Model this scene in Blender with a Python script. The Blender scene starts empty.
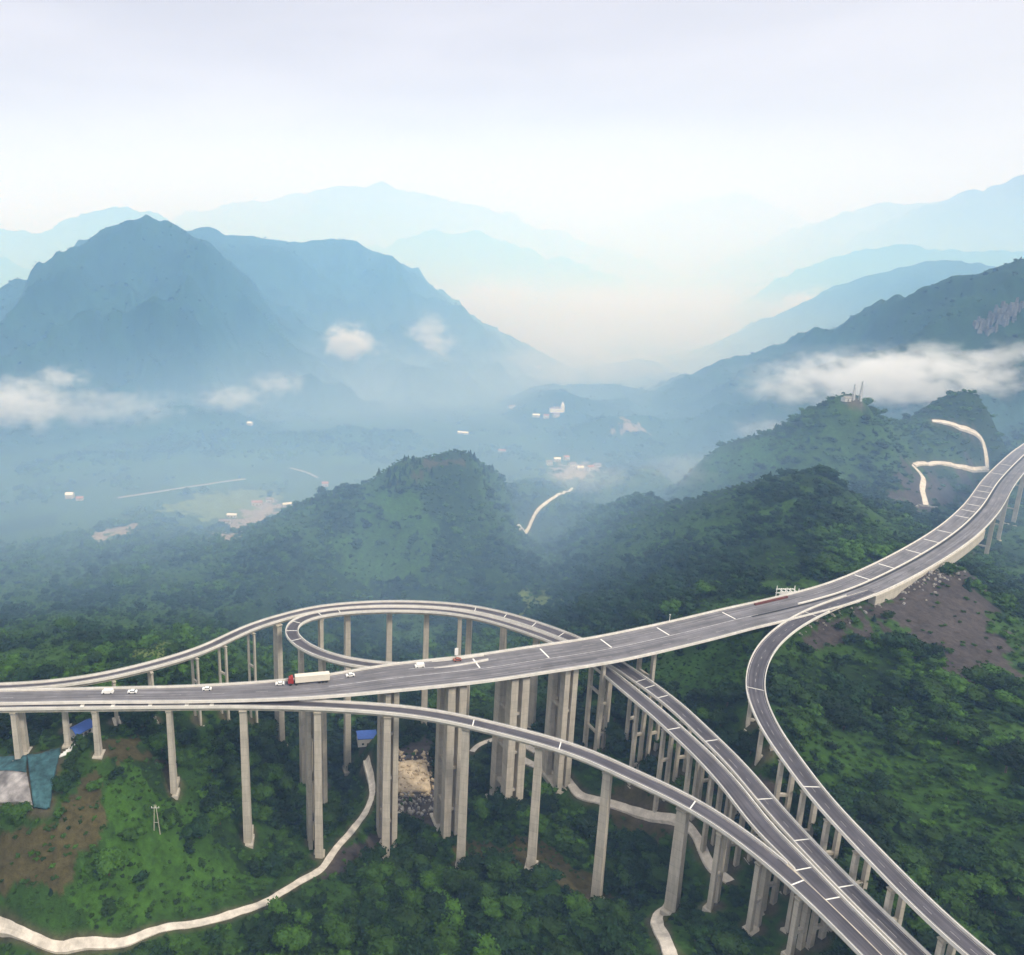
import bpy, bmesh, math, random
import numpy as np
random.seed(7); rng = np.random.default_rng(11)
SC = bpy.context.scene
COL = SC.collection

# ------------------------------------------------------------------ camera, sky, sun, exposure
W, H = 1024, 955
F, X0, YH, CAMZ = 720.0, 350.0, 268.0, 190.0
PITCH = math.radians(13.0)
Y0 = YH + F * math.tan(PITCH)          # principal point: a level-ish lens shifted down
cam_d = bpy.data.cameras.new('camera'); cam = bpy.data.objects.new('camera', cam_d); COL.objects.link(cam)
cam_d.sensor_fit = 'HORIZONTAL'; cam_d.sensor_width = 36.0; cam_d.lens = F / W * 36.0
cam_d.shift_x = (W / 2 - X0) / W; cam_d.shift_y = (Y0 - H / 2) / W
cam_d.clip_start = 1.0; cam_d.clip_end = 60000
cam.location = (0, 0, CAMZ); cam.rotation_euler = (math.pi / 2 - PITCH, 0, 0)
SC.camera = cam

SUN_EL, SUN_AZ = 48.0, 140.0      # azimuth clockwise from +Y: behind the camera, to the right
w = bpy.data.worlds.new('World'); SC.world = w; w.use_nodes = True
nt = w.node_tree; nt.nodes.clear()
def N(t, ty, **kw):
    n = t.nodes.new(ty)
    for k, v in kw.items():
        setattr(n, k, v)
    return n
wo = N(nt, 'ShaderNodeOutputWorld'); bg1 = N(nt, 'ShaderNodeBackground'); bg2 = N(nt, 'ShaderNodeBackground'); mx = N(nt, 'ShaderNodeMixShader')
sky = N(nt, 'ShaderNodeTexSky'); sky.sky_type = 'NISHITA'; sky.sun_disc = False
sky.sun_elevation = math.radians(SUN_EL); sky.sun_rotation = math.radians(SUN_AZ)
bg1.inputs['Strength'].default_value = 0.1
nt.links.new(sky.outputs[0], bg1.inputs['Color'])
# overcast layer above the haze: brighter towards the zenith, faint cloud structure
tc = N(nt, 'ShaderNodeTexCoord'); sx = N(nt, 'ShaderNodeSeparateXYZ'); nt.links.new(tc.outputs['Generated'], sx.inputs[0])
ramp = N(nt, 'ShaderNodeValToRGB'); nt.links.new(sx.outputs['Z'], ramp.inputs[0])
e = ramp.color_ramp.elements
e[0].position = 0.0; e[0].color = (0.90, 0.90, 0.95, 1)
e[1].position = 1.0; e[1].color = (1.75, 1.73, 1.72, 1)
e2 = ramp.color_ramp.elements.new(0.30); e2.color = (0.73, 0.72, 0.80, 1)
e3 = ramp.color_ramp.elements.new(0.13); e3.color = (0.83, 0.825, 0.885, 1)
mp = N(nt, 'ShaderNodeMapping'); mp.inputs['Scale'].default_value = (2.0, 2.0, 9.0); nt.links.new(tc.outputs['Generated'], mp.inputs[0])
cn = N(nt, 'ShaderNodeTexNoise'); cn.inputs['Scale'].default_value = 1.6; cn.inputs['Detail'].default_value = 5; nt.links.new(mp.outputs[0], cn.inputs['Vector'])
cr = N(nt, 'ShaderNodeMapRange'); cr.inputs['From Min'].default_value = 0.3; cr.inputs['From Max'].default_value = 0.7
cr.inputs['To Min'].default_value = 0.92; cr.inputs['To Max'].default_value = 1.06; nt.links.new(cn.outputs[0], cr.inputs[0])
ml = N(nt, 'ShaderNodeVectorMath', operation='SCALE'); nt.links.new(ramp.outputs[0], ml.inputs[0]); nt.links.new(cr.outputs[0], ml.inputs['Scale'])
nt.links.new(ml.outputs[0], bg2.inputs['Color']); bg2.inputs['Strength'].default_value = 1.0
mx.inputs[0].default_value = 0.88
nt.links.new(bg1.outputs[0], mx.inputs[1]); nt.links.new(bg2.outputs[0], mx.inputs[2]); nt.links.new(mx.outputs[0], wo.inputs[0])

sun_d = bpy.data.lights.new('sun', 'SUN'); sun_d.energy = 2.6; sun_d.angle = math.radians(8); sun_d.color = (1.0, 0.95, 0.88)
sun = bpy.data.objects.new('sun', sun_d); COL.objects.link(sun)
sun.rotation_euler = (math.radians(90 - SUN_EL), 0, math.radians(180 - SUN_AZ))
sun.location = (0, 0, 400)
SC.view_settings.view_transform = 'Standard'; SC.view_settings.look = 'None'
SC.view_settings.exposure = 0.20; SC.view_settings.gamma = 1.0; SC.view_settings.use_curve_mapping = False
SC.cycles.volume_bounces = 4
SC.cycles.max_bounces = 8
SC.cycles.use_denoising = True

# ------------------------------------------------------------------ survey helpers: sight line of the surveyed photo -> world point
def ray(px, py):
    u = (px - X0) / F; v = (py - Y0) / F
    return np.array([u, math.cos(PITCH) - v * math.sin(PITCH), -math.sin(PITCH) - v * math.cos(PITCH)])
def P(px, py, z):
    r = ray(px, py); t = (z - CAMZ) / r[2]
    return np.array([r[0] * t, r[1] * t, z])
def PD(px, py, dist):
    r = ray(px, py); t = dist / r[1]
    return np.array([r[0] * t, dist, CAMZ + r[2] * t])
def proj(x, y, z):
    dz = z - CAMZ
    dep = y * math.cos(PITCH) - dz * math.sin(PITCH)
    return X0 + F * x / dep, Y0 + F * (-dz * math.cos(PITCH) - y * math.sin(PITCH)) / dep, dep

# ------------------------------------------------------------------ noise
def _hash(ix, iy, s):
    n = (ix.astype(np.int64) * 374761393 + iy.astype(np.int64) * 668265263 + s * 1274126177) & 0x7fffffff
    n = ((n ^ (n >> 13)) * 1274126177) & 0x7fffffff
    return ((n ^ (n >> 16)) & 0xffff) / 65535.0
def vnoise(x, y, s=0):
    ix = np.floor(x); iy = np.floor(y); fx = x - ix; fy = y - iy
    fx = fx * fx * fx * (fx * (fx * 6 - 15) + 10); fy = fy * fy * fy * (fy * (fy * 6 - 15) + 10)
    a = _hash(ix, iy, s); b = _hash(ix + 1, iy, s); c = _hash(ix, iy + 1, s); d = _hash(ix + 1, iy + 1, s)
    return (a + (b - a) * fx + (c - a) * fy + (a - b - c + d) * fx * fy) * 2 - 1
def fbm(x, y, oct=4, s=0, ridged=False):
    t = 0; a = 1.0; n = 0
    for o in range(oct):
        v = vnoise(x, y, s + o * 17)
        if ridged: v = 1 - 2 * np.abs(v)
        t = t + v * a; n += a; a *= 0.5
        x, y = x * 1.93 + y * 0.6 + 11.3, y * 1.93 - x * 0.6 + 5.7
    return t / n

# ------------------------------------------------------------------ terrain height
ANCH = [  # (px, py, z)
 (15,757,28),(93,748,31),(168,780,18),(243,832,-4),(316,850,-11),(390,864,-17),(463,862,-12),(536,859,-4),(607,897,-7),(680,892,6),(720,890,15),(765,917,19),
 (60,800,29),(130,800,24),(60,850,22),(150,860,10),(0,870,18),(215,860,1),(120,770,28),
 (0,925,4),(60,943,3),(120,945,2),(200,915,-2),(300,880,-8),(345,840,-12),(370,800,-18),(365,755,-24),
 (0,955,6),(150,985,6),(300,955,3),(400,950,2),(500,950,4),(600,950,8),(680,940,16),(800,960,22),(900,955,26),(1000,950,22),
 (512,1100,25),(0,1100,20),(1024,1100,30),(-300,900,20),(1400,900,40),
 (1000,900,26),(950,850,30),(880,800,33),(1020,800,36),(900,720,37),(1000,720,42),(830,660,37),(820,700,34),(780,680,38),(880,620,44),(950,620,42),(1024,640,36),(1020,700,40),
 (990,568,8),(1003,545,6),(1010,600,22),(965,566,40),(1040,520,0),
 (747,718,41),(762,750,40),(785,802,30),(820,842,32),(858,882,32),(899,932,31),
 (632,754,14),(664,778,15),(690,802,17),(720,842,16),(740,780,24),(790,840,25),(640,840,0),(560,800,-4),
 (720,645,36),(680,690,24),(640,690,14),(740,634,44),(790,612,46.5),(840,598,47),(870,582,47),(920,562,47),
 (790,592,45),(700,602,33),(640,612,15),(600,602,0),(860,552,41),(900,522,34),
 (388,832,-17),(460,817,-15),(515,790,-8),(570,742,5),(600,737,10),(412,780,-15),
 (352,792,-40),(250,702,4),(193,688,22),(222,690,14),(277,712,-12),(30,735,25),
 (440,600,-38),(380,570,-30),(440,550,-12),(430,500,16),(430,459,38),(400,470,34),(475,462,34),
 (330,492,12),(270,522,-10),(200,547,-28),(100,560,-44),(0,570,-48),(300,560,-22),(200,600,-28),(100,630,-8),(0,650,-2),(100,590,-38),(200,640,-5),(0,610,-35),
 (820,475,60),(780,479,56),(740,491,48),(700,498,30),(650,494,6),(600,505,-22),(520,525,-40),(570,490,-52),(540,560,-34),(560,600,-18),(500,500,-4),(505,478,8),(530,490,-20),(555,482,-45),
 (600,560,-8),(650,560,8),(700,550,24),(760,540,40),(820,520,48),(865,505,46),
 (850,398,88),(800,421,66),(740,441,42),(700,462,18),(650,470,-20),(880,450,52),(850,440,58),(780,455,42),(920,470,34),(925,505,22),(985,467,27),(985,432,44),(940,424,60),
 (985,396,82),(1024,420,12),(955,404,68),(1024,470,14),(1040,445,22),(1010,428,30),(1100,440,40),(1100,520,10),
 (550,415,-60),(300,440,-60),(100,450,-60),(210,505,-60),(70,497,-60),(500,440,-60),(640,430,-58),(350,480,-60),(20,530,-60),(570,470,-58),(100,510,-60),(-200,480,-60),(610,400,-60),(400,400,-60),(200,400,-60),(-300,600,-40),
]
_A = [P(*q) for q in ANCH]
for (px, py, z, back, zb) in [(430,459,38,70,5),(430,459,38,170,-58),(400,470,34,90,-15),(475,462,34,80,-5),(475,462,34,170,-58),(330,492,12,110,-45),(270,522,-10,110,-58),(820,475,60,70,26),(740,491,48,90,10),(700,498,30,90,-20),(650,494,6,90,-50),
                              (850,398,88,90,30),(850,398,88,220,-40),(800,421,66,120,0),(740,441,42,120,-40),(700,462,18,110,-55),(985,396,82,100,20),(985,396,82,240,-40),(1024,420,12,150,0)]:
    q = P(px, py, z); d = q[:2] / np.hypot(*q[:2]); r = np.hypot(*q[:2]) + back
    _A.append(np.array([d[0] * r, d[1] * r, zb]))
for th in range(-80, 100, 14):
    for r_ in (1500, 2600, 6000, 14000):
        _A.append(np.array([math.sin(math.radians(th)) * r_, math.cos(math.radians(th)) * r_, -60.0]))
for th in (-170, -130, -95, 100, 135, 170):
    for r_ in (150, 600, 3000, 14000):
        _A.append(np.array([math.sin(math.radians(th)) * r_, math.cos(math.radians(th)) * r_, 10.0 if r_ < 1000 else -40.0]))
_A.append(np.array([0, 20, 25.0])); _A.append(np.array([5, -20, 25.0]))
_A = np.array(_A)
def lp(x, y):
    r = np.hypot(x, y) + 20
    return np.stack([np.arctan2(x, y), 0.62 * np.log(r)], -1)
_U = lp(_A[:, 0], _A[:, 1])
_C2 = 0.03 ** 2
_K = np.sqrt(((_U[:, None] - _U[None]) ** 2).sum(-1) + _C2)
_n = len(_U); _M = np.zeros((_n + 1, _n + 1)); _M[:_n, :_n] = _K - np.eye(_n) * 0.0012; _M[:_n, _n] = 1; _M[_n, :_n] = 1
_Wt = np.linalg.solve(_M, np.append(_A[:, 2], 0))

RIDGES = [  # slope, roughness, [(px, py, distance)]
 (.92, .22, [(-120,325,1450),(-60,300,1480),(0,288,1500),(40,276,1500),(70,262,1500),(95,240,1500),(118,222,1500),(146,216,1500),(168,221,1500),(190,236,1495),(215,266,1460),(245,295,1420),(272,328,1380),(300,365,1340)]),
 (0.72, .17, [(120,226,1700),(150,222,1720),(185,230,1740),(215,231,1760),(260,235,1780),(300,243,1790),(330,238,1800),(355,240,1800),(385,257,1790),(410,278,1780),(440,299,1770),(470,318,1750),(510,338,1720),(560,362,1690)]),
 (0.62, .16, [(1160,215,1020),(1090,236,1040),(1024,258,1080),(985,272,1120),(950,286,1150),(900,306,1180),(850,326,1210),(800,341,1240),(750,357,1270),(725,374,1290),(695,402,1320)]),
 (0.60, .14, [(955,352,930),(905,345,940),(880,350,950),(845,372,970)]),
 (0.62, .14, [(1010,266,1750),(960,262,1780),(925,262,1800),(880,272,1820),(840,292,1840),(805,306,1860),(770,322,1880)]),
 (0.60, .13, [(1024,252,2700),(940,250,2700),(900,245,2700),(870,247,2700),(830,262,2700),(790,284,2700),(750,300,2700),(710,318,2700)]),
 (0.55, .13, [(1200,135,5600),(1100,160,5500),(1024,179,5400),(980,190,5400),(945,202,5400),(912,222,5400),(880,242,5400)]),
 (0.55, .13, [(960,200,6400),(920,203,6300),(882,202,6200),(850,208,6200),(828,218,6200),(800,238,6200),(760,256,6200),(700,280,6200),(660,294,6200)]),
 (0.60, .12, [(560,245,9500),(610,225,9500),(660,206,9500),(700,199,9500),(745,193,9500),(765,205,9500),(785,226,9500),(815,246,9500)]),
 (0.55, .14, [(150,230,6600),(190,212,6600),(235,204,6600),(290,196,6600),(340,183,6600),(372,182,6600),(400,190,6600),(450,200,6600),(490,207,6600),(515,222,6600),(560,232,6600),(620,252,6600)]),
 (0.55, .14, [(270,240,4600),(320,248,4600),(390,246,4600),(425,231,4600),(455,232,4600),(480,230,4600),(510,252,4600),(540,262,4600),(562,256,4600),(600,280,4600),(640,292,4600)]),
 (0.55, .13, [(-90,225,4700),(-30,222,4700),(10,228,4700),(40,240,4700),(80,216,4700),(125,204,4700),(150,216,4700),(185,236,4700)]),
 (0.50, .13, [(-120,240,3000),(-50,262,3000),(0,258,3000),(40,272,3000),(90,300,3000)]),
 (0.50, .15, [(560,300,4300),(600,284,4300),(640,297,4300),(690,306,4300)]),
 (0.45, .15, [(610,420,1420),(650,395,1400),(700,382,1400),(740,380,1380),(790,385,1330)]),
]
_R = [(s, g, np.array([PD(*q) for q in pts])) for s, g, pts in RIDGES]
FLOOR = -62.0
def height(x, y):
    x = np.atleast_1d(np.asarray(x, float)); y = np.atleast_1d(np.asarray(y, float))
    out = np.empty_like(x)
    for i in range(0, len(x), 60000):
        xs, ys = x[i:i + 60000], y[i:i + 60000]
        u = lp(xs, ys)
        d = np.sqrt(((u[:, None] - _U[None]) ** 2).sum(-1) + _C2)
        h = d @ _Wt[:_n] + _Wt[_n]
        r = np.hypot(xs, ys)
        amp = np.clip((r - 120) / 250, 0, 1)
        h = h + fbm(xs / 55, ys / 55, 4, 3) * 5.0 * amp + fbm(xs / 13, ys / 13, 3, 40) * 0.9
        h = np.where(h < FLOOR + 6, FLOOR + 6 + (h - FLOOR - 6) * 0.15, h)
        h = h + np.clip(fbm(xs / 170, ys / 170, 3, 77), 0, 1) * 60 * np.clip((r - 850) / 300, 0, 1) * np.clip((2600 - r) / 600, 0, 1)
        for k, (s, g, R) in enumerate(_R):
            best = np.full(len(xs), -1e9)
            near = (r > R[:, 1].min() * 0.45) & (ys > 200)
            if not near.any(): continue
            xx, yy = xs[near], ys[near]; b = np.full(len(xx), -1e9)
            hm = R[:, 2].max() - FLOOR
            wob = fbm(xx / (hm * .55), yy / (hm * .55), 5, 90 + k, True)
            wob2 = fbm(xx / (hm * .16), yy / (hm * .16), 4, 60 + k)
            for j in range(len(R) - 1):
                a, c = R[j], R[j + 1]; dx, dy = c[0] - a[0], c[1] - a[1]
                t = np.clip(((xx - a[0]) * dx + (yy - a[1]) * dy) / (dx * dx + dy * dy), 0, 1)
                dd = np.hypot(xx - a[0] - t * dx, yy - a[1] - t * dy)
                top = a[2] + t * (c[2] - a[2])
                rel = dd / hm
                fall = s * (dd + hm * .04 * (np.exp(-rel * 9) - 1)) 
                b = np.maximum(b, top - fall + hm * g * np.clip(rel * 2.2, 0, 1) * (wob - 0.15) + hm * (.04 if R[:, 1].min() < 2500 else .065) * wob2)
            kk = hm * 0.03
            hh = h[near]
            dlt = np.clip((b - hh) / kk, -40, 40)
            h[near] = np.where(dlt > 20, b, hh + kk * np.log1p(np.exp(np.minimum(dlt, 20))) - 0 * b) if True else hh
        out[i:i + 60000] = h
    return out
_ts = np.concatenate([np.linspace(60, 600, 900), np.geomspace(601, 16000, 1200)])
def T(px, py):
    """where the sight line meets the ground"""
    r = ray(px, py)
    X, Y, Z = r[0] * _ts, r[1] * _ts, CAMZ + r[2] * _ts
    g = height(X, Y)
    k = np.argmax(Z < g)
    if not (Z < g).any(): return np.array([X[-1], Y[-1], g[-1]])
    a = (Z - g)[k - 1]; b = (Z - g)[k]; f = a / (a - b)
    t = _ts[k - 1] + f * (_ts[k] - _ts[k - 1])
    x, y = r[0] * t, r[1] * t
    return np.array([x, y, height(x, y)[0]])
def hz(x, y): return float(height(x, y)[0])

# ------------------------------------------------------------------ materials
def mat(name, color, rough=0.9, var=0.12, scale=0.6, bump=0.0, bscale=None, metallic=0.0, objrand=0.0, spec=0.25, detail=5):
    m = bpy.data.materials.new(name); m.use_nodes = True
    t = m.node_tree; b = t.nodes['Principled BSDF']
    b.inputs['Roughness'].default_value = rough; b.inputs['Metallic'].default_value = metallic
    b.inputs['Specular IOR Level'].default_value = spec
    g = N(t, 'ShaderNodeNewGeometry')
    n = N(t, 'ShaderNodeTexNoise'); n.inputs['Scale'].default_value = scale; n.inputs['Detail'].default_value = detail
    n.inputs['Roughness'].default_value = .65
    t.links.new(g.outputs['Position'], n.inputs['Vector'])
    r = N(t, 'ShaderNodeMapRange'); r.inputs['From Min'].default_value = .3; r.inputs['From Max'].default_value = .7
    r.inputs['To Min'].default_value = 1 - var; r.inputs['To Max'].default_value = 1 + var
    t.links.new(n.outputs[0], r.inputs[0])
    last = r.outputs[0]
    if objrand:
        oi = N(t, 'ShaderNodeObjectInfo'); r2 = N(t, 'ShaderNodeMapRange')
        r2.inputs['To Min'].default_value = 1 - objrand; r2.inputs['To Max'].default_value = 1 + objrand
        t.links.new(oi.outputs['Random'], r2.inputs[0])
        mm = N(t, 'ShaderNodeMath', operation='MULTIPLY'); t.links.new(last, mm.inputs[0]); t.links.new(r2.outputs[0], mm.inputs[1]); last = mm.outputs[0]
    v = N(t, 'ShaderNodeVectorMath', operation='SCALE'); v.inputs[0].default_value = color; t.links.new(last, v.inputs['Scale'])
    t.links.new(v.outputs[0], b.inputs['Base Color'])
    if bump:
        bn = N(t, 'ShaderNodeTexNoise'); bn.inputs['Scale'].default_value = bscale or scale * 4; bn.inputs['Detail'].default_value = 4
        t.links.new(g.outputs['Position'], bn.inputs['Vector'])
        bb = N(t, 'ShaderNodeBump'); bb.inputs['Strength'].default_value = bump; bb.inputs['Distance'].default_value = 0.3
        t.links.new(bn.outputs[0], bb.inputs['Height']); t.links.new(bb.outputs[0], b.inputs['Normal'])
    return m
def streaky(name, color, var=.25, sx=1.6, sz=0.12, rough=.9):
    """weathered concrete: blotches plus long vertical streaks"""
    m = mat(name, color, rough, var * .6, .35)
    t = m.node_tree; b = t.nodes['Principled BSDF']
    src = b.inputs['Base Color'].links[0].from_socket
    g = N(t, 'ShaderNodeNewGeometry'); mpp = N(t, 'ShaderNodeMapping'); mpp.inputs['Scale'].default_value = (sx, sx, sz)
    t.links.new(g.outputs['Position'], mpp.inputs[0])
    n = N(t, 'ShaderNodeTexNoise'); n.inputs['Scale'].default_value = 1.0; n.inputs['Detail'].default_value = 4; t.links.new(mpp.outputs[0], n.inputs['Vector'])
    r = N(t, 'ShaderNodeMapRange'); r.inputs['From Min'].default_value = .35; r.inputs['From Max'].default_value = .65
    r.inputs['To Min'].default_value = 1 - var; r.inputs['To Max'].default_value = 1 + var * .4; t.links.new(n.outputs[0], r.inputs[0])
    v = N(t, 'ShaderNodeVectorMath', operation='SCALE'); t.links.new(src, v.inputs[0]); t.links.new(r.outputs[0], v.inputs['Scale'])
    t.links.new(v.outputs[0], b.inputs['Base Color'])
    return m
M_conc = streaky('weathered_concrete', (.47, .43, .365), var=.15)
def lift_lines(m, every=3.0, dark=.82):
    t = m.node_tree; b = t.nodes['Principled BSDF']; src = b.inputs['Base Color'].links[0].from_socket
    g = N(t, 'ShaderNodeNewGeometry'); x_ = N(t, 'ShaderNodeSeparateXYZ'); t.links.new(g.outputs['Position'], x_.inputs[0])
    d_ = N(t, 'ShaderNodeMath', operation='DIVIDE'); t.links.new(x_.outputs['Z'], d_.inputs[0]); d_.inputs[1].default_value = every
    f_ = N(t, 'ShaderNodeMath', operation='FRACT'); t.links.new(d_.outputs[0], f_.inputs[0])
    c_ = N(t, 'ShaderNodeMath', operation='GREATER_THAN'); t.links.new(f_.outputs[0], c_.inputs[0]); c_.inputs[1].default_value = .06
    fl = N(t, 'ShaderNodeMath', operation='FLOOR'); t.links.new(d_.outputs[0], fl.inputs[0])
    wn = N(t, 'ShaderNodeTexWhiteNoise', noise_dimensions='1D'); t.links.new(fl.outputs[0], wn.inputs['W'])
    r1 = N(t, 'ShaderNodeMapRange'); r1.inputs['To Min'].default_value = .92; r1.inputs['To Max'].default_value = 1.05; t.links.new(wn.outputs['Value'], r1.inputs[0])
    r2 = N(t, 'ShaderNodeMapRange'); r2.inputs['To Min'].default_value = dark; r2.inputs['To Max'].default_value = 1; t.links.new(c_.outputs[0], r2.inputs[0])
    mu = N(t, 'ShaderNodeMath', operation='MULTIPLY'); t.links.new(r1.outputs[0], mu.inputs[0]); t.links.new(r2.outputs[0], mu.inputs[1])
    v_ = N(t, 'ShaderNodeVectorMath', operation='SCALE'); t.links.new(src, v_.inputs[0]); t.links.new(mu.outputs[0], v_.inputs['Scale']); t.links.new(v_.outputs[0], b.inputs['Base Color'])
lift_lines(M_conc)
M_girder = streaky('girder_concrete', (.50, .46, .39), var=.22, sx=.5, sz=.5)
M_parapet = mat('parapet_concrete', (.70, .67, .62), .85, .14, .3)
def asphalt(name, color):
    m = mat(name, color, .88, .22, .15, bump=.1, bscale=3)
    t = m.node_tree; b = t.nodes['Principled BSDF']; src = b.inputs['Base Color'].links[0].from_socket
    u_ = N(t, 'ShaderNodeUVMap', uv_map='lane'); cur = src
    for sc_, lo, hi, dt in (((1.5, .012, 1), .68, 1.28, 3), ((.35, .05, 1), .85, 1.2, 2)):
        mp_ = N(t, 'ShaderNodeMapping'); mp_.inputs['Scale'].default_value = sc_; t.links.new(u_.outputs[0], mp_.inputs[0])
        n_ = N(t, 'ShaderNodeTexNoise'); n_.inputs['Scale'].default_value = 1; n_.inputs['Detail'].default_value = dt; t.links.new(mp_.outputs[0], n_.inputs['Vector'])
        r_ = N(t, 'ShaderNodeMapRange'); r_.inputs['From Min'].default_value = .32; r_.inputs['From Max'].default_value = .68; r_.inputs['To Min'].default_value = lo; r_.inputs['To Max'].default_value = hi
        t.links.new(n_.outputs[0], r_.inputs[0]); v_ = N(t, 'ShaderNodeVectorMath', operation='SCALE'); t.links.new(cur, v_.inputs[0]); t.links.new(r_.outputs[0], v_.inputs['Scale']); cur = v_.outputs[0]
    t.links.new(cur, b.inputs['Base Color']); return m
M_asph = asphalt('asphalt', (.070, .066, .077))
M_asph2 = asphalt('old_asphalt', (.140, .136, .146))
M_paint = mat('road_paint', (.75, .74, .70), .7, .15, 1.2)
M_worn = mat('worn_road_paint', (.33, .32, .33), .8, .4, .5)
M_path = mat('pale_concrete_path', (.56, .51, .445), .95, .3, .35, detail=7)
M_dull = mat('dull_gravel', (.24, .23, .21), .95, .2, .1)
M_rock = mat('rubble_stone', (.27, .255, .235), .95, .3, .8)
M_white = mat('white_paint', (.78, .77, .74), .6, .08, .5)
M_red = mat('red_paint', (.30, .03, .025), .45, .1, 1)
M_rubber = mat('rubber', (.025, .025, .027), .9, .1, 2)
M_glass = mat('dark_glass', (.03, .04, .05), .15, .05, 1, spec=.6)
M_blue = mat('blue_sheet_roof', (.035, .09, .33), .5, .15, .8)
M_steel = mat('galvanised_steel', (.5, .5, .5), .5, .1, 1, metallic=.4)
M_rail = mat('rusty_red_rail', (.12, .038, .032), .8, .3, .3)
M_roof = mat('grey_tile_roof', (.20, .17, .16), .9, .2, .5)
M_roofr = mat('clay_tile_roof', (.33, .15, .11), .9, .2, .5)
M_wall = mat('house_plaster', (.50, .48, .45), .9, .1, .3)
M_bark = mat('bark', (.09, .065, .045), .95, .25, 2)
M_tarp = mat('teal_tarpaulin', (.034, .090, .102), .75, .75, .30, bump=1.0, bscale=.7, detail=8)  # strong tone noise also paints in the dark of the folds
M_slab = streaky('stained_slab', (.33, .31, .305), var=.6, sx=.12, sz=.5)
M_leafA = mat('leaf_mid_green', (.020, .048, .0075), .8, .45, .22, objrand=.35, spec=.15)
M_leafB = mat('leaf_deep_green', (.0095, .028, .0075), .8, .4, .22, objrand=.35, spec=.15)
M_leafC = mat('leaf_light_green', (.033, .080, .009), .8, .4, .22, objrand=.3, spec=.15)
M_pine = mat('pine_needles', (.010, .026, .012), .85, .35, .3, objrand=.3, spec=.1)
M_bush = mat('bush_green', (.025, .056, .008), .85, .5, .12, objrand=.4, spec=.1)
M_water = mat('stream_foam', (.62, .64, .62), .5, .2, .3)

# ------------------------------------------------------------------ mesh helpers
class MB:
    def __init__(s): s.v = []; s.f = []; s.mi = []
    def quad(s, a, b, c, d, m=0):
        k = len(s.v); s.v += [tuple(a), tuple(b), tuple(c), tuple(d)]; s.f.append((k, k+1, k+2, k+3)); s.mi.append(m)
    def poly(s, pts, m=0):
        k = len(s.v); s.v += [tuple(p) for p in pts]; s.f.append(tuple(range(k, k + len(pts)))); s.mi.append(m)
    def box(s, c, ax, ay, az, top=1.0, m=0, topy=None):
        """box centred on c with half-axes (vectors); top face scaled"""
        c, ax, ay, az = map(np.asarray, (c, ax, ay, az)); ty = top if topy is None else topy
        k = len(s.v)
        for sz, q, qy in ((-1, 1, 1), (1, top, ty)):
            for sx_, sy_ in ((-1, -1), (1, -1), (1, 1), (-1, 1)):
                s.v.append(tuple(c + ax * sx_ * q + ay * sy_ * qy + az * sz))
        for f in ((3, 2, 1, 0), (4, 5, 6, 7), (0, 1, 5, 4), (1, 2, 6, 5), (2, 3, 7, 6), (3, 0, 4, 7)):
            s.f.append(tuple(k + i for i in f)); s.mi.append(m)
    def bx(s, cx, cy, cz, lx, ly, lz, rot=0.0, top=1.0, m=0):
        c_, s_ = math.cos(rot), math.sin(rot)
        s.box((cx, cy, cz), (c_ * lx / 2, s_ * lx / 2, 0), (-s_ * ly / 2, c_ * ly / 2, 0), (0, 0, lz / 2), top, m)
    def bar(s, a, b, r, n=6, r2=None, m=0):
        a, b = np.asarray(a, float), np.asarray(b, float); d = b - a; L = np.linalg.norm(d); d = d / L
        u = np.cross(d, (0, 0, 1.0)) if abs(d[2]) < .9 else np.cross(d, (1.0, 0, 0)); u /= np.linalg.norm(u); v = np.cross(d, u)
        k = len(s.v); r2 = r if r2 is None else r2
        for p, q in ((a, r), (b, r2)):
            for i in range(n):
                t = 2 * math.pi * i / n; s.v.append(tuple(p + (u * math.cos(t) + v * math.sin(t)) * q))
        for i in range(n):
            j = (i + 1) % n; s.f.append((k + i, k + j, k + n + j, k + n + i)); s.mi.append(m)
        s.f.append(tuple(k + i for i in range(n))[::-1]); s.mi.append(m)
        s.f.append(tuple(k + n + i for i in range(n))); s.mi.append(m)
    def extrude(s, frames, prof, cap=True, m=0):
        """frames: list of (origin, side vector); prof: closed list of (side, up)"""
        k = len(s.v); n = len(prof)
        for o, sd in frames:
            for a, b in prof: s.v.append((o[0] + sd[0] * a, o[1] + sd[1] * a, o[2] + b))
        for i in range(len(frames) - 1):
            for j in range(n):
                j2 = (j + 1) % n
                s.f.append((k + i*n + j, k + i*n + j2, k + (i+1)*n + j2, k + (i+1)*n + j)); s.mi.append(m)
        if cap:
            s.f.append(tuple(k + j for j in range(n))); s.mi.append(m)
            s.f.append(tuple(k + (len(frames)-1)*n + j for j in range(n))[::-1]); s.mi.append(m)
    def build(s, name, mats, parent=None, origin=None, smooth=False):
        me = bpy.data.meshes.new(name)
        v = np.array(s.v, float)
        if parent is not None and origin is None: origin = np.array(parent.get('_o', (0, 0, 0)))
        if origin is not None: v = v - np.asarray(origin)
        me.from_pydata(v.tolist(), [], s.f)
        if not isinstance(mats, (list, tuple)): mats = [mats]
        for mm in mats: me.materials.append(mm)
        if len(mats) > 1: me.polygons.foreach_set('material_index', s.mi)
        if smooth: me.polygons.foreach_set('use_smooth', [True] * len(s.f))
        bm = bmesh.new(); bm.from_mesh(me); bmesh.ops.recalc_face_normals(bm, faces=bm.faces); bm.to_mesh(me); bm.free()
        o = bpy.data.objects.new(name, me); COL.objects.link(o)
        if parent is not None: o.parent = parent; 
        elif origin is not None: o.location = origin
        return o
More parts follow.
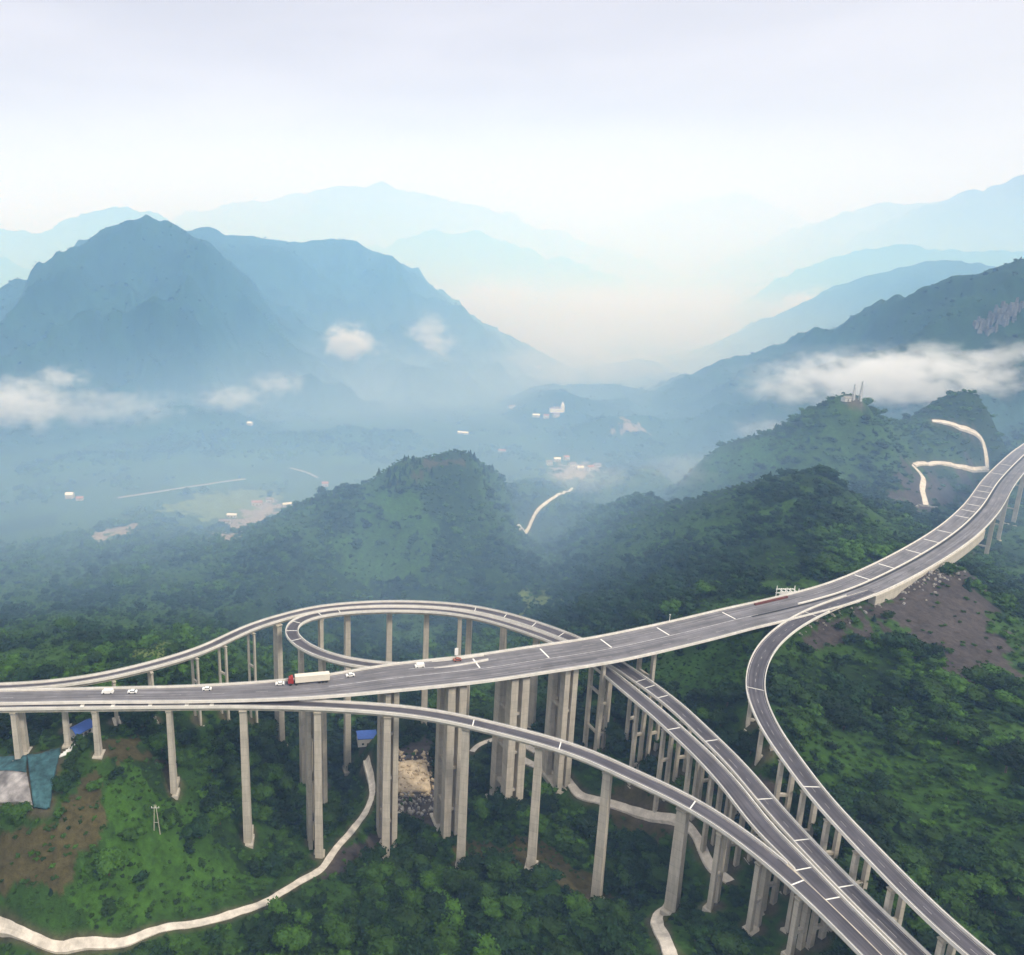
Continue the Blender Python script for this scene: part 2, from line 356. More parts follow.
def tag(o, label=None, cat=None, group=None, kind=None):
    if label: o['label'] = label
    if cat: o['category'] = cat
    if group: o['group'] = group
    if kind: o['kind'] = kind
    return o
_roots = []
def thing(name, loc, label, cat, group=None):
    o = bpy.data.objects.new(name, None); COL.objects.link(o); o.location = tuple(loc); o.empty_display_size = 1
    o['_o'] = [float(c) for c in loc]; _roots.append(o)
    return tag(o, label, cat, group)
def child(mb, name, mats, root, parent=None, smooth=False, label=None):
    """build a part whose vertices are in world space, under root (or under a part of root)"""
    o = mb.build(name, mats, None, origin=np.array(root['_o']), smooth=smooth); o.location = (0, 0, 0)
    o.parent = parent or root
    if label: o['label'] = label
    return o
def copy_thing(src, loc, rot=None, scale=None, label=None, group=None):
    c = src.copy(); COL.objects.link(c); c.location = loc
    if rot is not None: c.rotation_euler = (0, 0, rot)
    if scale is not None: c.scale = (scale,) * 3 if not isinstance(scale, tuple) else scale
    if label: c['label'] = label
    if group: c['group'] = group
    for ch in src.children:
        d = ch.copy(); COL.objects.link(d); d.parent = c
        for g in ch.children:
            q = g.copy(); COL.objects.link(q); q.parent = d
    return c

# ------------------------------------------------------------------ land cover outlines (surveyed on the ground)
def ground_poly(pts): return np.array([T(*q)[:2] for q in pts])
def inside(poly, x, y):
    c = np.zeros(len(x), bool); n = len(poly)
    for i in range(n):
        x1, y1 = poly[i]; x2, y2 = poly[(i + 1) % n]
        if y1 == y2: continue
        t = ((y1 > y) != (y2 > y)) & (x < (x2 - x1) * (y - y1) / (y2 - y1) + x1)
        c ^= t
    return c
COVER = {
 'soil': [[(885,588),(930,566),(965,568),(985,600),(1010,640),(1005,685),(975,695),(930,660),(900,632),(878,610)], [(800,640),(850,610),(880,600),(868,625),(820,655)],
          [(880,502),(912,470),(985,472),(978,497),(930,510)], [(300,885),(335,850),(385,832),(375,860),(345,875)], [(760,770),(775,790),(770,830),(748,800)], [(384,742),(436,740),(448,800),(442,830),(396,832),(384,800)]],
 'dry': [[(0,828),(58,815),(72,772),(96,772),(104,815),(80,860),(50,895),(0,905)], [(90,740),(130,735),(160,770),(115,770)], [(405,465),(430,461),(466,464),(460,470),(412,472)], [(440,840),(560,850),(640,900),(560,880),(450,870)], [(605,790),(655,775),(690,830),(630,850)]],
 'sand': [[(96,532),(132,522),(136,531),(112,540)], [(216,538),(236,517),(262,500),(292,503),(262,520),(236,538)], [(548,468),(585,462),(598,472),(560,480)], [(615,424),(632,420),(640,430),(625,437)]],
 'field': [[(162,508),(205,495),(262,489),(285,498),(262,503),(238,517),(205,520)], [(522,590),(548,588),(562,606),(532,612)], [(130,655),(170,640),(182,650),(140,668)]],
 'grass': [[(110,770),(165,790),(230,845),(262,880),(205,912),(110,925),(70,900),(105,830)], [(360,505),(400,480),(440,520),(430,590),(360,580),(330,560)], [(690,655),(755,640),(740,690),(690,690),(650,672)],
           [(700,470),(770,440),(800,430),(790,460),(740,480),(705,490)]],
}
COVER = {k: [ground_poly(p) for p in v] for k, v in COVER.items()}
def cover_masks(x, y):
    wx = x + fbm(x / 9, y / 9, 3, 201) * np.clip(np.hypot(x, y) / 32, 3, 28); wy = y + fbm(x / 9, y / 9, 3, 202) * np.clip(np.hypot(x, y) / 32, 3, 28)
    out = {}
    for k, ps in COVER.items():
        m = np.zeros(len(x), bool)
        for p in ps: m |= inside(p, wx, wy)
        out[k] = m
    return out

# ------------------------------------------------------------------ ground sheet
th = np.concatenate([np.linspace(-180, -56, 40)[:-1], np.linspace(-56, 62, 700), np.linspace(62, 180, 38)[1:]])
rr = np.concatenate([[3, 15, 40, 70, 95], np.linspace(110, 135, 12)[:-1], np.geomspace(135, 900, 380)[:-1], np.geomspace(900, 2700, 190)[:-1], np.geomspace(2700, 12400, 140)])
TH, RR = np.meshgrid(np.radians(th), rr)
gx, gy = (np.sin(TH) * RR).ravel(), (np.cos(TH) * RR).ravel()
gz = height(gx, gy)
nr, nth = RR.shape
me = bpy.data.meshes.new('ground')
idx = np.arange(nr * nth).reshape(nr, nth)
q = np.stack([idx[:-1, :-1], idx[:-1, 1:], idx[1:, 1:], idx[1:, :-1]], -1).reshape(-1, 4)[:, ::-1]
me.vertices.add(nr * nth); me.vertices.foreach_set('co', np.stack([gx, gy, gz], -1).ravel().astype(np.float32))
me.loops.add(q.size); me.loops.foreach_set('vertex_index', q.ravel().astype(np.int32))
me.polygons.add(len(q)); me.polygons.foreach_set('loop_start', np.arange(0, q.size, 4, dtype=np.int32)); me.polygons.foreach_set('loop_total', np.full(len(q), 4, np.int32))
me.polygons.foreach_set('use_smooth', np.ones(len(q), bool)); me.update(calc_edges=True)
cm = cover_masks(gx, gy)
COLS = {'base': (.018, .041, .010), 'grass': (.037, .090, .011), 'dry': (.062, .053, .022), 'soil': (.058, .049, .046), 'sand': (.24, .20, .16), 'field': (.11, .15, .04)}
vc = np.tile(np.array(COLS['base']), (len(gx), 1))
n1 = fbm(gx / 40, gy / 40, 4, 300)[:, None]; n2 = fbm(gx / 7, gy / 7, 3, 310)[:, None]
vc = vc * (1 + .35 * n1 + .25 * n2)
vc = np.where((n1 > .02), vc * .5 + np.array(COLS['grass']) * .5 * (1 + .2 * n2), vc)
mid = ((RR.ravel() > 280) & (RR.ravel() < 950) & (n1[:, 0] > -.15))[:, None]
vc = np.where(mid, vc * .35 + np.array((.036, .078, .014)) * .65 * (1 + .25 * n2), vc)
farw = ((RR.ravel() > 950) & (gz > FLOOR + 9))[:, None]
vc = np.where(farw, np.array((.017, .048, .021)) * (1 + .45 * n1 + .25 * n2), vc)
flat = ((gz < FLOOR + 9) & (RR.ravel() > 500) & (RR.ravel() < 2200))[:, None]
plots = _hash(np.floor((gx * .9 + gy * .3) / 60), np.floor((gy * .9 - gx * .3) / 38), 5)[:, None]
vc = np.where(flat, vc * .45 + (np.array((.026, .054, .020)) * (.5 + plots)) * .55, vc)
for k in ('grass', 'dry', 'soil', 'field', 'sand'):
    vc = np.where(cm[k][:, None], np.array(COLS[k]) * (1 + .28 * n2 + .2 * n1), vc)
ground_me = me
ground = bpy.data.objects.new('ground', me); COL.objects.link(ground); tag(ground, kind='structure')
gm = bpy.data.materials.new('ground_cover'); gm.use_nodes = True; t = gm.node_tree; b = t.nodes['Principled BSDF']
b.inputs['Roughness'].default_value = .95; b.inputs['Specular IOR Level'].default_value = .1
at_ = N(t, 'ShaderNodeAttribute', attribute_name='cover'); g_ = N(t, 'ShaderNodeNewGeometry')
no = N(t, 'ShaderNodeTexNoise'); no.inputs['Scale'].default_value = .35; no.inputs['Detail'].default_value = 9; no.inputs['Roughness'].default_value = .72
t.links.new(g_.outputs['Position'], no.inputs['Vector'])
mr = N(t, 'ShaderNodeMapRange'); mr.inputs['From Min'].default_value = .3; mr.inputs['From Max'].default_value = .7; mr.inputs['To Min'].default_value = .55; mr.inputs['To Max'].default_value = 1.45
t.links.new(no.outputs[0], mr.inputs[0])
vs = N(t, 'ShaderNodeVectorMath', operation='SCALE'); t.links.new(at_.outputs['Color'], vs.inputs[0]); t.links.new(mr.outputs[0], vs.inputs['Scale'])
# bare pale limestone where a slope is close to vertical, high up
sp = N(t, 'ShaderNodeSeparateXYZ'); t.links.new(g_.outputs['Normal'], sp.inputs[0])
t.links.new(vs.outputs[0], b.inputs['Base Color'])
bp = N(t, 'ShaderNodeBump'); bp.inputs['Strength'].default_value = .8; bp.inputs['Distance'].default_value = 1.2; t.links.new(no.outputs[0], bp.inputs['Height']); t.links.new(bp.outputs[0], b.inputs['Normal'])
me.materials.append(gm)

# ------------------------------------------------------------------ roads on viaducts
def spline(ctrl, step=2.0):
    c = np.array(ctrl, float)
    pts = []
    for i in range(len(c) - 1):
        p0 = c[max(i-1, 0)]; p1 = c[i]; p2 = c[i+1]; p3 = c[min(i+2, len(c)-1)]
        L = np.hypot(*(p2 - p1)[:2]); n = max(2, int(L / step))
        t0 = 0; t1 = np.hypot(*(p1-p0)[:2])**.5 + t0; t2 = L**.5 + t1; t3 = np.hypot(*(p3-p2)[:2])**.5 + t2
        for k in range(n):
            t = t1 + (t2 - t1) * k / n
            def mix(a, b, ta, tb): return a if tb - ta < 1e-6 else a * (tb - t) / (tb - ta) + b * (t - ta) / (tb - ta)
            A1, A2, A3 = mix(p0, p1, t0, t1), mix(p1, p2, t1, t2), mix(p2, p3, t2, t3)
            if t1 - t0 < 1e-6: A1 = p1
            if t3 - t2 < 1e-6: A3 = p2
            B1 = A1 * (t2 - t) / (t2 - t0) + A2 * (t - t0) / (t2 - t0); B2 = A2 * (t3 - t) / (t3 - t1) + A3 * (t - t1) / (t3 - t1)
            pts.append(B1 * (t2 - t) / (t2 - t1) + B2 * (t - t1) / (t2 - t1))
    pts.append(c[-1]); pts = np.array(pts)
    # light smoothing
    for _ in range(14):
        pts[1:-1] = pts[1:-1] * .5 + (pts[:-2] + pts[2:]) * .25
    return pts
class Road:
    def __init__(s, ctrl, extra0=None, extra1=None):
        """ctrl: (px, py, z, width) surveyed at parapet-top height z+0.7"""
        pts = [np.append(P(a, b_, z + .7) - (0, 0, .7), w_) for a, b_, z, w_ in ctrl]
        if extra0 is not None: pts = [np.array(e_, float) for e_ in extra0] + pts
        if extra1 is not None: pts = pts + [np.array(e_, float) for e_ in extra1]
        q = spline(pts); s.p = q[:, :3]; s.w = q[:, 3]
        d = np.gradient(s.p[:, :2], axis=0); d /= np.linalg.norm(d, axis=1)[:, None]
        s.d = d; s.n = np.stack([d[:, 1], -d[:, 0]], -1)          # n: to the right of travel
        s.s = np.concatenate([[0], np.cumsum(np.linalg.norm(np.diff(s.p[:, :2], axis=0), axis=1))])
        s.px, s.py, _ = proj(s.p[:, 0], s.p[:, 1], s.p[:, 2])
    def near(s, px, py): return int(np.argmin((s.px - px) ** 2 + (s.py - py) ** 2))
    def frames(s, i0=0, i1=None): return [(s.p[i], s.n[i]) for i in range(len(s.p))][i0:i1]
    def strip(s, mb, i0, i1, a, b, z0, z1):
        """solid strip between side offsets a(i), b(i)"""
        fa = (lambda i: a) if not callable(a) else a; fb = (lambda i: b) if not callable(b) else b
        k = len(mb.v); R = list(range(i0, i1))
        for i in R:
            for o, z in ((fa(i), z0), (fb(i), z0), (fb(i), z1), (fa(i), z1)):
                mb.v.append((s.p[i][0] + s.n[i][0] * o, s.p[i][1] + s.n[i][1] * o, s.p[i][2] + z))
        for j in range(len(R) - 1):
            for e_ in range(4):
                e2_ = (e_ + 1) % 4
                mb.f.append((k + j*4 + e_, k + j*4 + e2_, k + j*4 + 4 + e2_, k + j*4 + 4 + e_)); mb.mi.append(0)
        if len(R) > 1:
            mb.f.append((k, k+1, k+2, k+3)); mb.f.append(tuple(k + (len(R)-1)*4 + e_ for e_ in (3, 2, 1, 0))); mb.mi += [0, 0]
    def sheet(s, mb, i0, i1, a, b, z):
        fa = (lambda i: a) if not callable(a) else a; fb = (lambda i: b) if not callable(b) else b
        for i in range(i0, i1 - 1):
            j = i + 1
            mb.quad(*[(s.p[q][0] + s.n[q][0] * o, s.p[q][1] + s.n[q][1] * o, s.p[q][2] + z) for q, o in ((i, fa(i)), (i, fb(i)), (j, fb(j)), (j, fa(j)))])
    def at(s, i, off=0.0): return np.array([s.p[i][0] + s.n[i][0] * off, s.p[i][1] + s.n[i][1] * off, s.p[i][2]])

def build_road(R, root, asphalt, girder_w=.62, girder_h=1.7, left=(0, None), right=(0, None), zo=0.0, deckrange=(0, None)):
    n = len(R.p)
    mb = MB(); i0, i1 = deckrange[0], deckrange[1] or n
    k = len(mb.v)
    for i in range(i0, i1):
        hw = R.w[i] / 2
        for a, b_ in ((-hw, 0), (hw, 0), (hw, -.28), (hw * girder_w + .2, -.55), (hw * girder_w, -girder_h), (-hw * girder_w, -girder_h), (-hw * girder_w - .2, -.55), (-hw, -.28)):
            mb.v.append((R.p[i][0] + R.n[i][0] * a, R.p[i][1] + R.n[i][1] * a, R.p[i][2] + b_ + zo))
    for i in range(i1 - i0 - 1):
        for j in range(8):
            j2 = (j + 1) % 8
            mb.f.append((k + i*8 + j, k + i*8 + j2, k + i*8 + 8 + j2, k + i*8 + 8 + j)); mb.mi.append(0)
    mb.f.append(tuple(range(k, k + 8))); mb.f.append(tuple(range(k + (i1-i0-1)*8, k + (i1-i0)*8))[::-1]); mb.mi += [0, 0]
    child(mb, 'deck', M_girder, root)
    mb = MB(); R.sheet(mb, i0, i1, lambda i: -R.w[i]/2 + .3, lambda i: R.w[i]/2 - .3, .012 + zo); 
    rs = child(mb, 'road_surface', asphalt, root)
    uv = rs.data.uv_layers.new(name='lane'); vi = np.empty(len(rs.data.loops), np.int32); rs.data.loops.foreach_get('vertex_index', vi)
    seg, co = vi // 4, vi % 4; st = i0 + seg + (co >= 2); hw_ = R.w[st] / 2 - .3
    uv.data.foreach_set('uv', np.stack([np.where((co == 0) | (co == 3), -hw_, hw_), R.s[st]], -1).ravel().astype(np.float32))
    for sd, rg in ((-1, left), (1, right)):
        if rg is None: continue
        mb = MB(); j0, j1 = rg[0], rg[1] or n
        R.strip(mb, j0, j1, lambda i: sd * (R.w[i]/2 + .04), lambda i: sd * (R.w[i]/2 - .22), -.30 + zo, .70 + zo)
        par = child(mb, 'parapet', M_parapet, root)
        mr_ = MB()
        for i in range(j0, j1 - 1):
            c0 = R.at(i, sd * (R.w[i]/2 - .13)); c1 = R.at(i + 1, sd * (R.w[i+1]/2 - .13))
            mr_.bar(c0 + (0, 0, .98 + zo), c1 + (0, 0, .98 + zo), .05, 4)
            if i % 2 == 0: mr_.bar(c0 + (0, 0, .69 + zo), c0 + (0, 0, .97 + zo), .035, 4)
        child(mr_, 'hand_rail', M_steel, root, par)
def markings(R, root, i0, i1, lanes, dash=(4, 8), edge=.75, lw=.16, zo=0.0, z=.02):
    mb = MB()   # worn paint, joined into the road surface below
    if edge:
        for sd in (-1, 1):
            R.sheet(mb, i0, i1, lambda i: sd * (R.w[i]/2 - edge) - lw/2, lambda i: sd * (R.w[i]/2 - edge) + lw/2, z + zo)
    per = sum(dash)
    for off in lanes:
        fo = off if callable(off) else (lambda i, o=off: o)
        for i in range(i0, i1 - 2):
            if (R.s[i] % per) < dash[0]:
                R.sheet(mb, i, i + 2, lambda q: fo(q) - lw*.4, lambda q: fo(q) + lw*.4, z + .003 + zo)
    surf = [c for c in root.children if c.name.startswith('road_surface')][0]
    join_paint(surf, mb, np.array(root['_o']))
def join_paint(surf, mb, o):
    me_ = surf.data
    if len(me_.materials) < 2: me_.materials.append(M_worn)
    bm = bmesh.new(); bm.from_mesh(me_)
    vs_ = [bm.verts.new(tuple(np.array(v) - o)) for v in mb.v]
    for f in mb.f:
        q_ = bm.faces.new([vs_[i] for i in f]); q_.material_index = 1
    bmesh.ops.recalc_face_normals(bm, faces=bm.faces); bm.to_mesh(me_); bm.free()
def joint(R, root, i, a, b, zo=0.0, wd=.5, name='expansion_joint'):
    """a white bar across the carriageway"""
    mb = MB(); d = R.d[i] * wd / 2
    p = [R.at(i, a), R.at(i, b)]
    mb.quad(*[(x[0] + s_ * d[0], x[1] + s_ * d[1], x[2] + .028 + zo) for x, s_ in ((p[0], -1), (p[1], -1), (p[1], 1), (p[0], 1))])
    return child(mb, name, M_paint, root)
ROADS = []
CLEAR = []     # footprints of piers etc.
def pier(R, root, i, kind, off=0.0, lw=2.6, th=1.7, gap=3.2, drop=1.7, footing=True, zb=None, beams=None, material=None):
    """pier under road sample i. kind: 'shaft' one flaring wall, 'frame' two columns tied by cross beams, 'twin' two broad shafts"""
    c = R.at(i, off); nx = np.array([R.n[i][0], R.n[i][1], 0]); dx = np.array([R.d[i][0], R.d[i][1], 0])
    top = c[2] - drop - .02; material = material or M_conc
    g = min(hz(c[0] + nx[0]*o, c[1] + nx[1]*o) for o in (-gap, 0, gap)); base = g - .8 if zb is None else zb
    if base > top - 2: return None
    up = np.array([0, 0, 1.0]); mb = MB(); capz = .9
    hgt = top - capz - base; mid = base + hgt/2
    if kind == 'quad':
        for sd in (-1, 1):
            for se in (-1, 1):
                b0 = c + nx * sd * gap/2 + dx * se * th * .29
                mb.box((b0[0], b0[1], mid), nx * lw/2 * 1.06, dx * th * .19, up * hgt/2, .94)
        for k in range(max(1, int(hgt // 18))):
            z = base + hgt * (k + .8) / (int(hgt // 18) + .7)
            for sd in (-1, 1): mb.box((c[0] + nx[0]*sd*gap/2, c[1] + nx[1]*sd*gap/2, z), nx * lw * .3, dx * th * .095, up * .5)
            for se in (-1, 1): mb.box((c[0] + dx[0]*se*th*.29, c[1] + dx[1]*se*th*.29, z + .002), nx * (gap/2 - lw/2), dx * th * .12, up * .5)
    elif kind == 'shaft':
        mb.box((c[0], c[1], mid), nx * lw/2 * 1.12, dx * th/2 * 1.25, up * hgt/2, .89, topy=.8)
    else:
        for sd in (-1, 1):
            b0 = c + nx * sd * gap/2
            mb.box((b0[0], b0[1], mid), nx * lw/2 * 1.08, dx * th/2 * 1.08, up * hgt/2, .92)
        nb = beams if beams is not None else max(1, int(hgt // 16))
        for k in range(nb):
            z = base + hgt * (k + .75) / (nb + .6)
            mb.box((c[0], c[1], z), nx * (gap/2 - lw/2 + .02), dx * min(th, 1.6) * .36, up * .45)
    pr = child(mb, 'pier', material, root)
    wcap = {'shaft': lw * 1.35, 'frame': gap + lw * 1.6, 'twin': gap + lw * 1.15, 'quad': gap + lw * 1.15}[kind]
    mb = MB(); mb.box((c[0], c[1], top - capz/2), nx * wcap/2 * .8, dx * (th/2 + .12), up * capz/2, 1.25, topy=1.05)
    child(mb, 'pier_cap', M_girder, root, pr)
    if footing:
        mb = MB(); mb.box((c[0], c[1], g - .1), nx * (gap/2 + lw if kind != 'shaft' else lw * .95), dx * (th/2 + .9), up * .7, .97)
        child(mb, 'footing', M_conc, root, pr)
    CLEAR.append((c[0], c[1], 4.5))
    return pr

# --- main road
Mr = Road([(-260,700,50,7.8),(-120,698,50,7.8),(0,696,50,7.8),(100,694,50,8.2),(200,692.4,50,9.4),(310,686.5,50,12.2),(400,675.5,50,16.6),(480,667,50,17),(540,658,50,17.4),(600,649,50,17.4),(690,629.5,50,17),(740,617,50,16.8),(780,608,50,16.8),(840,592,50,16.8),(890,571,50,16.8),(950,536,50,16.8),(980,509,50,16.6),(1000,480,50,16.4),(1024,455,50,16),(1044,438,50,16)],
          extra1=[(680,690,52,16),(770,760,54,16)])
ROADS.append(Mr)
rM = thing('road_viaduct', Mr.p[Mr.near(480, 667)], 'wide straight main highway viaduct crossing the whole valley and climbing to the right edge', 'viaduct')
iA0 = Mr.near(740, 617)
build_road(Mr, rM, M_asph2, girder_w=.7, girder_h=1.7)
i310, i840 = Mr.near(330, 685), Mr.near(745, 616)
markings(Mr, rM, 0, i310, [0.0], dash=(5, 9), edge=.8)
markings(Mr, rM, i310 - 1, len(Mr.p), [lambda i: -Mr.w[i]*.27, lambda i: Mr.w[i]*.27], dash=(5, 9), edge=.9)
# paved median: low barrier where the two carriageways stay apart
mb = MB(); Mr.strip(mb, Mr.near(800, 603), len(Mr.p), -.55, -.2, 0.013, .65); child(mb, 'median_barrier', M_parapet, rM)
mb = MB(); Mr.strip(mb, Mr.near(752, 614), len(Mr.p), .1, 1.0, 0.02, .06); child(mb, 'median_gap_strip', M_rubber, rM)  # added dark strip, its colour standing for the dark gap between carriageways
mb = MB(); Mr.strip(mb, Mr.near(768, 611), Mr.near(806, 601), -7.1, -6.4, 0.013, .8); child(mb, 'red_barrier', M_rail, rM)
mb = MB(); Mr.sheet(mb, i310, Mr.near(760, 612), -.2, .2, .021); child(mb, 'centre_line', M_worn, rM)
for (px, py) in [(551,656),(611,646),(668,633),(480,667),(735,618)]:
    i = Mr.near(px, py); joint(Mr, rM, i, -Mr.w[i]*.5 + 1.6, -Mr.w[i]*.03, wd=.6)
for (px, py) in [(872,580),(895,568),(922,553),(940,542),(953,533),(971,518),(976,511),(981,505),(986,498),(990,492),(994,487),(1004,474),(1012,465)]:
    i = Mr.near(px, py); joint(Mr, rM, i, -Mr.w[i]*.5 + 1.0, -1.0, wd=.8)
for (px, kind, lw, th_, gap) in [(22,'shaft',2.0,1.6,0),(62,'shaft',1.6,1.4,0),(166,'shaft',2.0,1.6,0),(241,'shaft',2.4,1.8,0),(312,'quad',2.7,3.6,5.2),(386,'quad',3.3,5.2,7.5),(455,'quad',3.8,7.2,8.6),(513,'quad',3.8,7.6,8.6),(567,'quad',3.2,5.6,8.2),(600,'frame',1.3,1.3,7.0),(648,'frame',1.3,1.3,7.0)]:
    i = int(np.argmin(abs(Mr.px - px))); pier(Mr, rM, i, kind, lw=lw, th=th_, gap=gap or 3, drop=1.7)
for (px, py) in [(988,499),(1002,478)]:
    pier(Mr, rM, Mr.near(px, py), 'frame', lw=2.0, th=1.7, gap=9, drop=1.7)
pier(Mr, rM, Mr.near(1018, 461), 'twin', lw=2.4, th=2, gap=9, drop=1.7)

# --- outer ramp: leaves the main road at the left, bends over the loop and dives under it to the lower right
Ar = Road([(-260,690,49,3.6),(-120,688.5,49,3.7),(0,686,49,3.7),(50,683,48.6,3.8),(100,676,48.2,4.0),(150,664.5,47.6,4.2),(200,649.5,47,4.5),(250,626.5,46,4.6),(285,615.5,45.4,4.5),(320,607.6,45,4.4),(380,602.9,44,4.5),(440,604.2,43,4.8),(480,609,42.6,5.2),(520,619,42.2,5.6),(556,631.5,42,6.2),(585,643.5,42,6.3),
           (640,678.5,41.6,6.1),(675.5,705,41,5.8),(702,730,41,5.7),(735,762,40.6,5.6),(777.5,812,40,5.6),(802.5,839,39.8,5.5),(851,889.5,39.5,5.5),(887,924.5,39.3,5.5),(920,956,39,5.5),(960,996,39,5.5),(1000,1036,39,5.5)])
ROADS.append(Ar)
rA = thing('ramp_viaduct', Ar.p[Ar.near(440, 604)], 'outer ramp sweeping round behind the oval loop and diving under the main road', 'viaduct')
build_road(Ar, rA, M_asph, girder_w=.6, girder_h=1.5)
markings(Ar, rA, 0, len(Ar.p), [0.2], dash=(3, 5), edge=.65, lw=.13)
# --- inner ramp: peels off the main road, turns back on itself at the left and follows the outer ramp under the main road
Br = Road([(486,656.5,50,3.6),(466,660.5,49.8,4.2),(440,664.6,49.4,4.4),(410,666.4,49,4.6),(380,665,48.6,4.6),(345,660,48.2,4.6),(318,652,47.8,4.7),(300,643,47.4,5),(290.5,634,47,5.2),(290,626.5,46.5,5.2),(299,618.5,46,5.0),(320,612.8,45.3,4.6),(350,609.3,44.6,4.3),(380,608,44,4.2),(440,609.5,43.1,4.2),(480,615.5,42.7,4.2),(520,627,42.3,4.4),(556,640,42,4.8),(585,654,42,4.9),
           (628,688,41.6,5.7),(656,711,41,5.8),(682.5,735,41,5.9),(701,752,40.7,6.0),(732.5,786,40.3,6.0),(765.5,829,40,5.9),(790,852,39.8,5.7),(826,889.5,39.5,5.0),(862,926,39.3,5.2),(893,958,39,5.3),(934,1000,39,5.3),(974,1040,39,5.3)])
ROADS.append(Br)
rB = thing('ramp_viaduct', Br.p[Br.near(290, 630)], 'inner ramp with the tight oval turn-back, running beside the outer ramp to the lower right', 'viaduct')
jm = Br.near(775, 842)
build_road(Br, rB, M_asph, girder_w=.6, girder_h=1.5, zo=.0, right=(0, Br.near(812, 876)), left=(0, None))
markings(Br, rB, 0, len(Br.p), [], edge=.6, lw=.16)
for (px, py) in [(560,632),(640,680),(650,688),(663,697),(708,740),(765,797),(803,839),(848,887)]:
    i = Ar.near(px, py); joint(Ar, rA, i, -Ar.w[i]/2 + .35, Ar.w[i]/2 - .35, wd=.3)
for (px, py) in [(672,728),(803,866),(835,900)]:
    i = Br.near(px, py); joint(Br, rB, i, -Br.w[i]/2 + .35, Br.w[i]/2 - .35, wd=.3)
for (px, py) in [(294,640),(290,630),(296,621),(318,613),(342,610)]:
    i = Br.near(px, py); joint(Br, rB, i, -Br.w[i]/2 + .35, Br.w[i]/2 - .35, wd=.34)
for (px, py) in [(475,608),(505,614),(535,624)]:
    i = Ar.near(px, py); joint(Ar, rA, i, -Ar.w[i]/2 + .35, Ar.w[i]/2 - .35, wd=.34)
# --- front ramp: splits off the main road at the left, passes in front and joins the two ramps at the lower right
Cr = Road([(-260,708,49.4,4.0),(-120,706.5,49.4,4.0),(0,704.6,49.4,3.7),(100,703.3,49.2,3.8),(180,702.3,49,4.0),(243,702,48.6,4.1),(310,703.2,48,4.4),(350,705.2,47.4,4.5),(400,709,46.8,4.7),(440,714.5,46.2,4.9),(480,723,45.6,5),(520,733,45,5.1),(560,744,44.4,5.2),(600,758.5,43.7,5.3),(625,771,43.2,5.4),(670,791,42.3,5.5),(715,816,41.3,5.5),(750,841,40.6,5.5),(780,865,40.1,5.4),(815,896,39.8,5.3),(850,931,39.5,5.2),(882,963,39.2,5.1),(924,1006,39.1,5.0),(964,1046,39,5.0)])
ROADS.append(Cr)
rC = thing('ramp_viaduct', Cr.p[Cr.near(440, 714)], 'front ramp on tall single piers curving across the foreground to join the lower right road', 'viaduct')
build_road(Cr, rC, M_asph, girder_w=.62, girder_h=1.6, zo=-.02, left=(Cr.near(300, 703), Cr.near(786, 870)))
markings(Cr, rC, 0, Cr.near(780, 865), [], edge=.6, lw=.14, zo=-.02)
for (px, py) in [(475,722),(562,745),(690,801),(800,882)]:
    i = Cr.near(px, py); joint(Cr, rC, i, -Cr.w[i]/2 + .35, Cr.w[i]/2 - .35, zo=-.02, wd=.34)
for px in (83, 116, 148, 184, 215):
    i = int(np.argmin(abs(Cr.px - px))); joint(Cr, rC, i, -Cr.w[i]/2 + .35, Cr.w[i]/2 - .35, zo=-.02, wd=1.3)
# painted nose between front ramp and inner ramp
gm_ = MB(); i0, i1 = Cr.near(770, 857), Cr.near(815, 896)
for i in range(i0, i1):
    j = Br.near(Cr.px[i] + 14, Cr.py[i] - 10)
    a = Cr.at(i, -Cr.w[i]/2 + .2); b_ = Cr.at(i + 1, -Cr.w[i]/2 + .2)
    js = [int(np.argmin(np.hypot(Br.p[:, 0] - q_[0], Br.p[:, 1] - q_[1]))) for q_ in (a, b_)]
    c_, d_ = Br.at(js[0], Br.w[js[0]]/2 - .1), Br.at(js[1], Br.w[js[1]]/2 - .1)
    gm_.quad(a + (0, 0, .06), b_ + (0, 0, .06), d_ + (0, 0, .05), c_ + (0, 0, .05))
child(gm_, 'gore_slab', M_girder, rB)
# --- right ramp
Dr = Road([(872,590,50,3.5),(845,599.5,50,5.2),(812,612.8,50,5.8),(785,629,49.8,5.9),(766,648,49.6,5.9),(757,667.5,49.4,5.9),(755,687,49,5.9),(759.6,704.5,48.8,5.8),(771,728.5,48.4,5.8),(782.5,746,48.2,5.7),(793,760,48,5.7),(820,796,47.4,5.6),(858,837,46.8,5.6),(899.5,880,46.2,5.7),(940,920,45.6,5.7),(981,955,45,5.8),(1030,996,44.6,5.8),(1090,1040,44.2,5.8)])
ROADS.append(Dr)
rD = thing('ramp_viaduct', Dr.p[Dr.near(755, 687)], 'right hand single ramp bending off the main road beside the dark green hillside', 'viaduct')
build_road(Dr, rD, M_asph, girder_w=.6, girder_h=1.5, zo=.03, left=(Dr.near(822, 608), None), right=(Dr.near(850, 598), None))
markings(Dr, rD, 2, len(Dr.p), [0.0], dash=(2, 4), edge=.65, lw=.13, zo=.03)
for (px, py) in [(812,612),(756,690),(813,787)]:
    i = Dr.near(px, py); joint(Dr, rD, i, -Dr.w[i]/2 + .35, Dr.w[i]/2 - .35, zo=.03, wd=.3)

